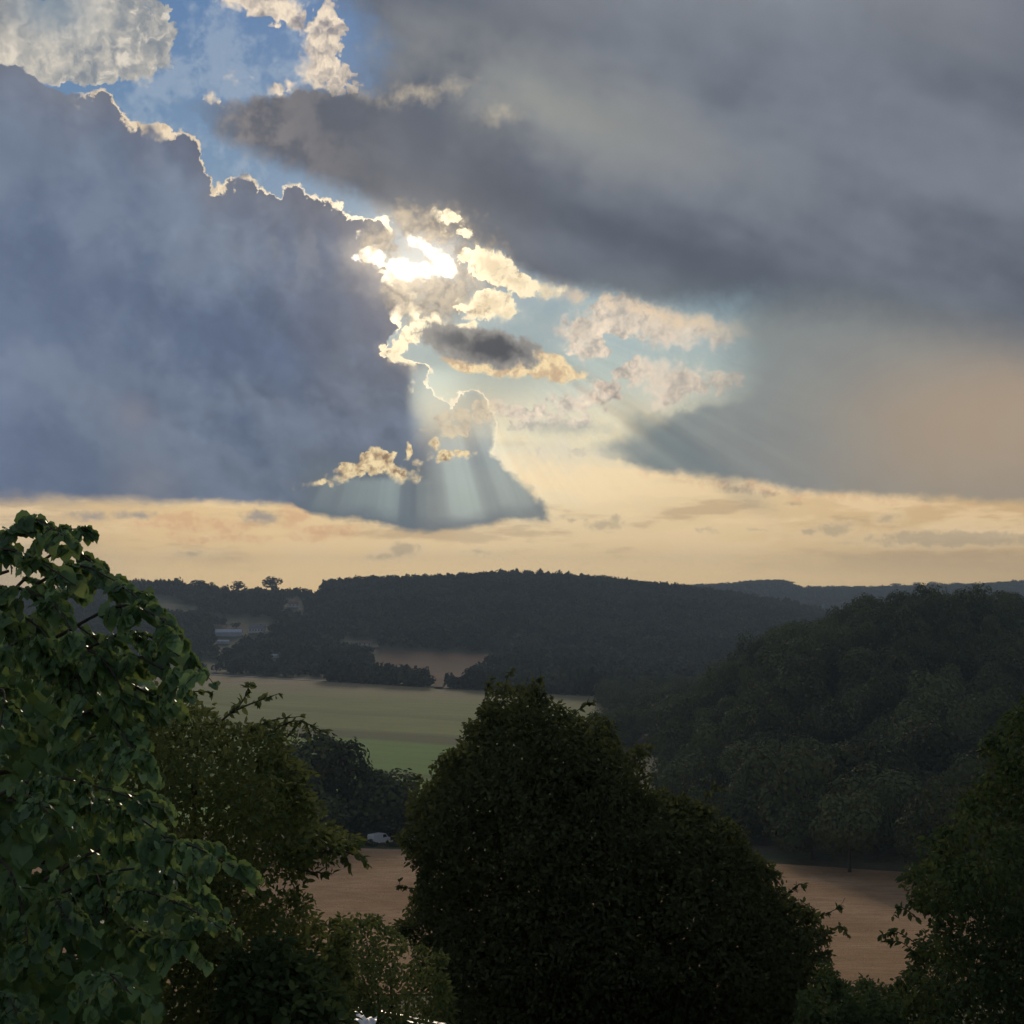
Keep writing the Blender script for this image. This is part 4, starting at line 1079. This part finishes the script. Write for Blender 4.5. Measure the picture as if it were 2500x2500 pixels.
def raw(me):
    v = np.empty(len(me.vertices) * 3, np.float32); me.vertices.foreach_get('co', v)
    f = np.empty(len(me.loops), np.int32); me.loops.foreach_get('vertex_index', f)
    return v.reshape(-1, 3), f.reshape(-1, 3)
rest = show[300:]
HH = height(pts[rest, 0], pts[rest, 1])
RAW = [raw(crown_mesh(400 + i, 500, 0.2, 12)) for i in range(4)]
v, f = blob_field('wood', pts[rest], hh[rest], rr[rest], RAW)
tag(obj('woodland', mesh('woodland', v, f, M['wood_leaf'], True)), 'dark trees filling the back of the wood on the right-hand hill', 'wood', kind='stuff')

# forest on the ridge opposite and on the ridge behind it
rng = np.random.default_rng(71)
CLEAR = [[(880, 1668), (1130, 1680), (1240, 1596), (920, 1580)], [(1056, 1720), (1098, 1720), (1098, 1630), (1056, 1630)], [(795, 1594), (935, 1590), (905, 1560), (825, 1564)], [(330, 1496), (480, 1506), (490, 1478), (340, 1468)],
         [(516, 1592), (600, 1586), (600, 1534), (516, 1534)], [(600, 1572), (660, 1572), (660, 1518), (600, 1518)], [(520, 1598), (576, 1598), (576, 1560), (520, 1560)], [(650, 1634), (692, 1634), (692, 1596), (650, 1596)],
         [(692, 1505), (740, 1505), (740, 1462), (692, 1462)], [(866, 1604), (930, 1604), (930, 1564), (866, 1564)], [(256, 1474), (370, 1474), (370, 1454), (256, 1454)], [(680, 1602), (790, 1590), (790, 1582), (680, 1594)]]
def hill_ok(x, y):
    px = 1250 + FOC * x / y; py = HZ - FOC * height(x, y) / y
    ok = (px > -150) & (px < 2450) & (y > 890 - (x - 52) * 0.83 + 14) & ((y > 930) | (x > 40))
    for c in CLEAR: ok &= ~in_poly(px, py, c)
    ok &= ~((px < 790) & (y > 1880))
    # thinner wood with meadows low on the left
    nz = np.sin(x * 0.021 + 1.3) * np.sin(y * 0.017) + 0.5 * np.sin(x * 0.05 + y * 0.043)
    ok &= ~((px < 820) & (nz > 0.55) & (y < 1800))
    return ok
pa = scatter(60000, (-700, 700), (880, 2060), hill_ok, lambda y: 9.5)
row = []
for a_, b_ in ((800, 1052), (1102, 1460)):
    for px in np.arange(a_, b_, 7.0):
        u = (px - 1250) / FOC; yy = (915.5 + 0.0) / (1 + 0.83 * u)
        for k_ in range(2): row.append((u * yy + rng.normal(0, 2), yy + 6 + k_ * 12 + rng.uniform(0, 5)))
pa = np.concatenate([pa, np.array(row)])
ha = rng.uniform(6.5, 14.5, len(pa)) * (1 + 0.28 * np.sin(pa[:, 0] * 0.019 + 1) * np.sin(pa[:, 1] * 0.023)); ra = rng.uniform(5.0, 7.8, len(pa))
HH = height(pa[:, 0], pa[:, 1])
low = [raw(crown_mesh(500 + i, 110, 0.42, 7)) for i in range(8)]
v, f = blob_field('forest', pa, ha, ra, low)
tag(obj('ridge_forest', mesh('ridge_forest', v, f, M['far_leaf'], True)), 'dark forest covering the long ridge across the valley', 'forest', kind='stuff')
def far_ok(x, y):
    px = 1250 + FOC * x / y
    return (px > 1450) & (px < 2620)
pc = scatter(16000, (150, 1500), (2620, 3560), far_ok, lambda y: 12.5)
hc = rng.uniform(7, 13, len(pc)); rc_ = rng.uniform(6.0, 9.0, len(pc)); HH = height(pc[:, 0], pc[:, 1])
v, f = blob_field('forest', pc, hc, rc_, [raw(crown_mesh(600 + i, 60, 0.5, 6)) for i in range(5)])
tag(obj('distant_forest', mesh('distant_forest', v, f, M['far_leaf'], True)), 'hazy forest on the farthest ridge at the right', 'forest', kind='stuff')

# trees that stand out against the sky
for k, (px, py, wpx, y, lab) in enumerate([(398, 1417, 62, 1990, 'broad rounded tree on the skyline just right of the close leaves'), (446, 1419, 18, 1990, 'small thin tree on the skyline beside the broad rounded one'), (488, 1414, 38, 1990, 'round skyline tree, second of the left-hand ridge'),
                                      (518, 1421, 16, 1990, 'slim skyline tree right of the round one'), (584, 1419, 40, 1990, 'dome-shaped skyline tree left of the open-crowned one'), (664, 1408, 46, 1985, 'open-crowned tree on the skyline with sky showing through'),
                                      (545, 1433, 22, 1990, 'low bush on the skyline between the slim tree and the dome-shaped one'), (1910, 1416, 60, 3490, 'flat-topped clump on the far ridge above the right-hand slope'),
                                      (2190, 1424, 40, 3490, 'low clump on the far ridge, left of the right-hand row'), (2240, 1422, 30, 3490, 'small round tree in the right-hand skyline row, leftmost'), (2280, 1420, 34, 3490, 'taller tree of the right-hand skyline row'),
                                      (2335, 1421, 44, 3490, 'wide tree in the middle of the right-hand skyline row'), (2375, 1423, 22, 3490, 'slim leaning tree of the right-hand skyline row'), (2418, 1422, 26, 3490, 'last small tree of the right-hand skyline row')]):
    x = (px - 1250) / FOC * y; g = float(height(x, y)); top = (HZ - py) / FOC * y
    h = max(top - g, 9.0)
    tree('skyline_tree', lab, x, y, h, wpx / FOC * y * 0.62, k, 'trees against the sky', CRF, z=top - h)

# ------------------------------------------------------------------ buildings across the valley
def box(w, d, h, z0=0.0):
    v = np.array([[-w / 2, -d / 2, z0], [w / 2, -d / 2, z0], [w / 2, d / 2, z0], [-w / 2, d / 2, z0], [-w / 2, -d / 2, z0 + h], [w / 2, -d / 2, z0 + h], [w / 2, d / 2, z0 + h], [-w / 2, d / 2, z0 + h]])
    return v, [(0, 1, 5, 4), (1, 2, 6, 5), (2, 3, 7, 6), (3, 0, 4, 7), (4, 5, 6, 7), (3, 2, 1, 0)]
def gable(w, d, h, over=0.5, z0=0.0, th=0.25):
    """pitched roof slab along x with a little thickness"""
    a, b = w / 2 + over, d / 2 + over
    v = [[-a, -b, z0], [a, -b, z0], [a, 0, z0 + h], [-a, 0, z0 + h], [a, b, z0], [-a, b, z0]]
    v += [[p[0], p[1], p[2] + th] for p in v]
    f = [(6, 7, 8, 9), (9, 8, 10, 11), (0, 3, 2, 1), (3, 5, 4, 2), (0, 1, 7, 6), (5, 11, 10, 4), (1, 2, 8, 7), (2, 4, 10, 8), (0, 6, 9, 3), (3, 9, 11, 5)]
    return np.array(v, float), f
def house(label, px, py, wpx, hw, d, rh, turn, wall, roof, chimney=False, nwin=0, cat='house', name='farm_house'):
    """py is the foot of the front wall in the picture"""
    g = ground_hit(px, py, 900)
    root = tag(obj(name, None), label, cat, 'buildings across the valley'); root.location = g; root.rotation_euler = (0, 0, math.radians(turn))
    w = wpx / FOC * g[1]
    v, f = box(w, d, hw + 3, -3.0); wv = obj('wall', mesh('wall', v, f, M[wall]), root)
    # gable ends
    gv = np.array([[-w / 2 + .02, -d / 2, hw], [-w / 2 + .02, d / 2, hw], [-w / 2 + .02, 0, hw + rh], [w / 2 - .02, -d / 2, hw], [w / 2 - .02, d / 2, hw], [w / 2 - .02, 0, hw + rh]])
    obj('gable_wall', mesh('gable_wall', gv, [(0, 1, 2), (3, 5, 4)], M[wall]), root)
    v, f = gable(w, d, rh, 0.5, hw); rf = obj('roof', mesh('roof', v, f, M[roof]), root)
    if chimney:
        v, f = box(0.9, 0.7, 2.0); v = v + [w * 0.25, 0, hw + rh - 0.6]; obj('chimney', mesh('chimney', v, f, M['tile_roof']), rf)
    for k in range(nwin):
        v, f = box(1.2, 0.12, 1.3); v = v + [-w / 2 + w * (k + 0.5) / nwin, -d / 2 - 0.03, hw * 0.45]; obj('window', mesh('window', v, f, M['dark_glass']), root)
    return root
house('long pale farm shed on the slope across the valley, above the smaller shed', 559, 1552, 62, 3.4, 14, 3.0, 6, 'pale_sheet_roof', 'pale_sheet_roof', cat='shed', name='farm_shed')
house('small pale shed just below the long farm shed', 547, 1571, 28, 2.0, 7, 1.4, -8, 'white_render', 'pale_sheet_roof', cat='shed', name='farm_shed')
house('white hillside house with a pale roof, right of the long farm shed', 628, 1544, 36, 4.2, 10, 3.4, -5, 'white_render', 'slate_roof', True, 5)
house('tiny pale outbuilding low on the slope beside the lane', 668, 1606, 20, 2.0, 6, 1.2, -12, 'white_render', 'pale_sheet_roof', cat='shed', name='farm_shed')
house('small house with a gable on the skyline left of the wooded ridge', 723, 1450, 12, 4.5, 7, 3.2, 35, 'white_render', 'slate_roof', True, 2)
house('house among trees below the skyline, right of the open-crowned tree', 716, 1482, 26, 3.8, 9, 3.0, 14, 'white_render', 'tile_roof', True, 3)
house('low farm building above the reddish field', 892, 1577, 34, 2.4, 8, 1.8, -4, 'white_render', 'tile_roof', False, 3)
house('long pale building behind the close leaves on the left ridge', 318, 1470, 84, 3.6, 14, 2.6, 3, 'pale_sheet_roof', 'pale_sheet_roof', cat='shed', name='farm_shed')
def strip(name, pix, width, mat, lift):
    c = np.array([ground_hit(*q, 800) for q in pix]); c = curve_pts(c, 30)
    t = norm(np.gradient(c[:, :2], axis=0)); s = np.stack([-t[:, 1], t[:, 0]], -1) * width / 2
    a = np.concatenate([c[:, :2] + s]); b = c[:, :2] - s
    v = np.concatenate([np.column_stack([a, height(a[:, 0], a[:, 1]) + lift]), np.column_stack([b, height(b[:, 0], b[:, 1]) + lift])])
    f = np.array([(i, i + 1, 31 + i, 30 + i) for i in range(29)])
    return tag(obj(name, mesh(name, v, f, mat)), kind='structure')
strip('hill_lane', [(682, 1598), (720, 1594), (785, 1586)], 5.0, M['road'], 1.0)

# ------------------------------------------------------------------ vans parked under the clump
def van(label, px, py, y, turn):
    x = (px - 1250) / FOC * y; g = float(height(x, y)) + 0.15
    root = tag(obj('parked_van', None), label, 'van', 'vans parked at the field edge'); root.location = (x, y, g); root.rotation_euler = (0, 0, math.radians(turn))
    pr = [(-2.3, .45), (2.25, .45), (2.4, .7), (2.35, 1.15), (1.75, 1.32), (1.15, 2.02), (.8, 2.12), (-2.2, 2.15), (-2.35, 2.0), (-2.38, .8)]
    n = len(pr); W = 0.92
    v = [(a, -W * (1 if z < 1.3 else .93), z) for a, z in pr] + [(a, W * (1 if z < 1.3 else .93), z) for a, z in pr]
    f = [tuple(range(n))[::-1], tuple(range(n, 2 * n))] + [(i, (i + 1) % n, n + (i + 1) % n, n + i) for i in range(n)]
    b = obj('body', mesh('body', v, f, M['white_paint']), root)
    for s in (-1, 1):
        obj('side_window', mesh('side_window', [(.25, s * .93, 1.35), (1.45, s * .93, 1.35), (1.05, s * .90, 1.92), (.25, s * .90, 1.92)], [(0, 1, 2, 3)], M['dark_glass']), root)
    obj('windscreen', mesh('windscreen', [(1.80, -.78, 1.36), (1.80, .78, 1.36), (1.24, .72, 1.98), (1.24, -.72, 1.98)], [(0, 1, 2, 3)], M['dark_glass']), root)
    for a in (-1.5, 1.5):
        for s in (-1, 1):
            ang = np.linspace(0, 2 * np.pi, 14, endpoint=False)
            w = np.concatenate([np.column_stack([a + .34 * np.cos(ang), np.full(14, s * .74), .34 + .34 * np.sin(ang)]), np.column_stack([a + .34 * np.cos(ang), np.full(14, s * .96), .34 + .34 * np.sin(ang)])])
            fw = [tuple(range(14)), tuple(range(14, 28))] + [(i, (i + 1) % 14, 14 + (i + 1) % 14, 14 + i) for i in range(14)]
            obj('wheel', mesh('wheel', w, fw, M['tyre_rubber']), root)
    return root
van('white van parked under the dark clump at the top of the brown field', 925, 2045, 281, 52)
van('white van beside the big middle tree, partly hidden by its leaves', 1006, 2048, 279, -30)

# ------------------------------------------------------------------ garden shed roof and covered stack at the bottom
root = tag(obj('garden_shed', None), 'low shed with a dark flat roof and bright metal edges at the bottom', 'shed')
a, b = at(880, 2462, 21.0), at(1085, 2503, 19.6)
dirv = norm((b - a)[None])[0]; nrm = np.array([dirv[1], -dirv[0], 0.0]); nrm /= np.linalg.norm(nrm)
if nrm[1] > 0: nrm = -nrm
gz1 = float(height(a[0], a[1]))
root.location = (a[0], a[1], gz1)
def slab(p0, p1, off0, off1, z0, z1):
    q = [p0 + nrm * off0, p1 + nrm * off0, p1 + nrm * off1, p0 + nrm * off1]
    v = [tuple(c + [0, 0, z0]) for c in q] + [tuple(c + [0, 0, z1]) for c in q]
    return np.array(v) - np.array([a[0], a[1], gz1]), [(0, 1, 2, 3), (4, 7, 6, 5), (0, 4, 5, 1), (1, 5, 6, 2), (2, 6, 7, 3), (3, 7, 4, 0)]
v, f = slab(a, b, 0.05, 2.2, -0.12, -0.02); rf = obj('roof', mesh('roof', v, f, M['felt_roof']), root)
for o0, o1, zz in ((-0.03, 0.04, 0.02), (0.16, 0.20, 0.02), (2.2, 2.26, 0.02)):
    v, f = slab(a, b, o0, o1, -0.10 if o0 != 0.16 else -0.018, zz); obj('edge_trim', mesh('edge_trim', v, f, M['zinc']), rf)
for k in range(14):
    p0 = a + (b - a) * (k / 14 + 0.004); p1 = a + (b - a) * ((k + 1) / 14 - 0.004)
    v, f = slab(p0, p1, 0.02, 0.05, gz1 - a[2] - 0.4, -0.125); obj('wall_board', mesh('wall_board', v, f, M['weathered_board']), root)
# crumpled white cover
rng = np.random.default_rng(81)
c0 = at(845, 2512, 17.0)
nx, ny = 26, 16
gx_, gy_ = np.meshgrid(np.linspace(-0.34, 0.34, nx), np.linspace(-0.4, 0.4, ny), indexing='ij')
gz_ = 0.16 * np.exp(-(gx_ / 0.26) ** 4 - (gy_ / 0.3) ** 4) + 0.035 * np.sin(gx_ * 31 + gy_ * 9) * np.sin(gy_ * 17 + 1) + rng.normal(0, 0.010, gx_.shape)
ii = (np.arange(nx - 1)[:, None] * ny + np.arange(ny - 1)[None, :]).ravel()
cov = obj('plastic_cover', mesh('plastic_cover', np.stack([gx_, gy_, gz_], -1).reshape(-1, 3), np.stack([ii, ii + ny, ii + ny + 1, ii + 1], -1), M['white_paint'], True))
cov.location = c0
tag(cov, 'crumpled white plastic cover on the ground at the bottom edge, left of the shed roof', 'cover')
# ------------------------------------------------------------------ haze in the valley
v, f = box(9000, 4500, 250, 0)
hz_m = bpy.data.materials.new('valley_haze'); hz_m.use_nodes = True
t_ = hz_m.node_tree
for n_ in list(t_.nodes): t_.nodes.remove(n_)
pv = t_.nodes.new('ShaderNodeVolumePrincipled')
pv.inputs['Color'].default_value = (0.62, 0.80, 0.95, 1)
pv.inputs['Density'].default_value = 1.6e-4
pv.inputs['Anisotropy'].default_value = 0.0
t_.links.new(pv.outputs[0], t_.nodes.new('ShaderNodeOutputMaterial').inputs['Volume'])
hz_o = obj('haze', mesh('haze', v, f, hz_m)); hz_o.location = (0, 1700, -170)
tag(hz_o, 'thin bluish haze lying in the valley', 'haze', kind='stuff')
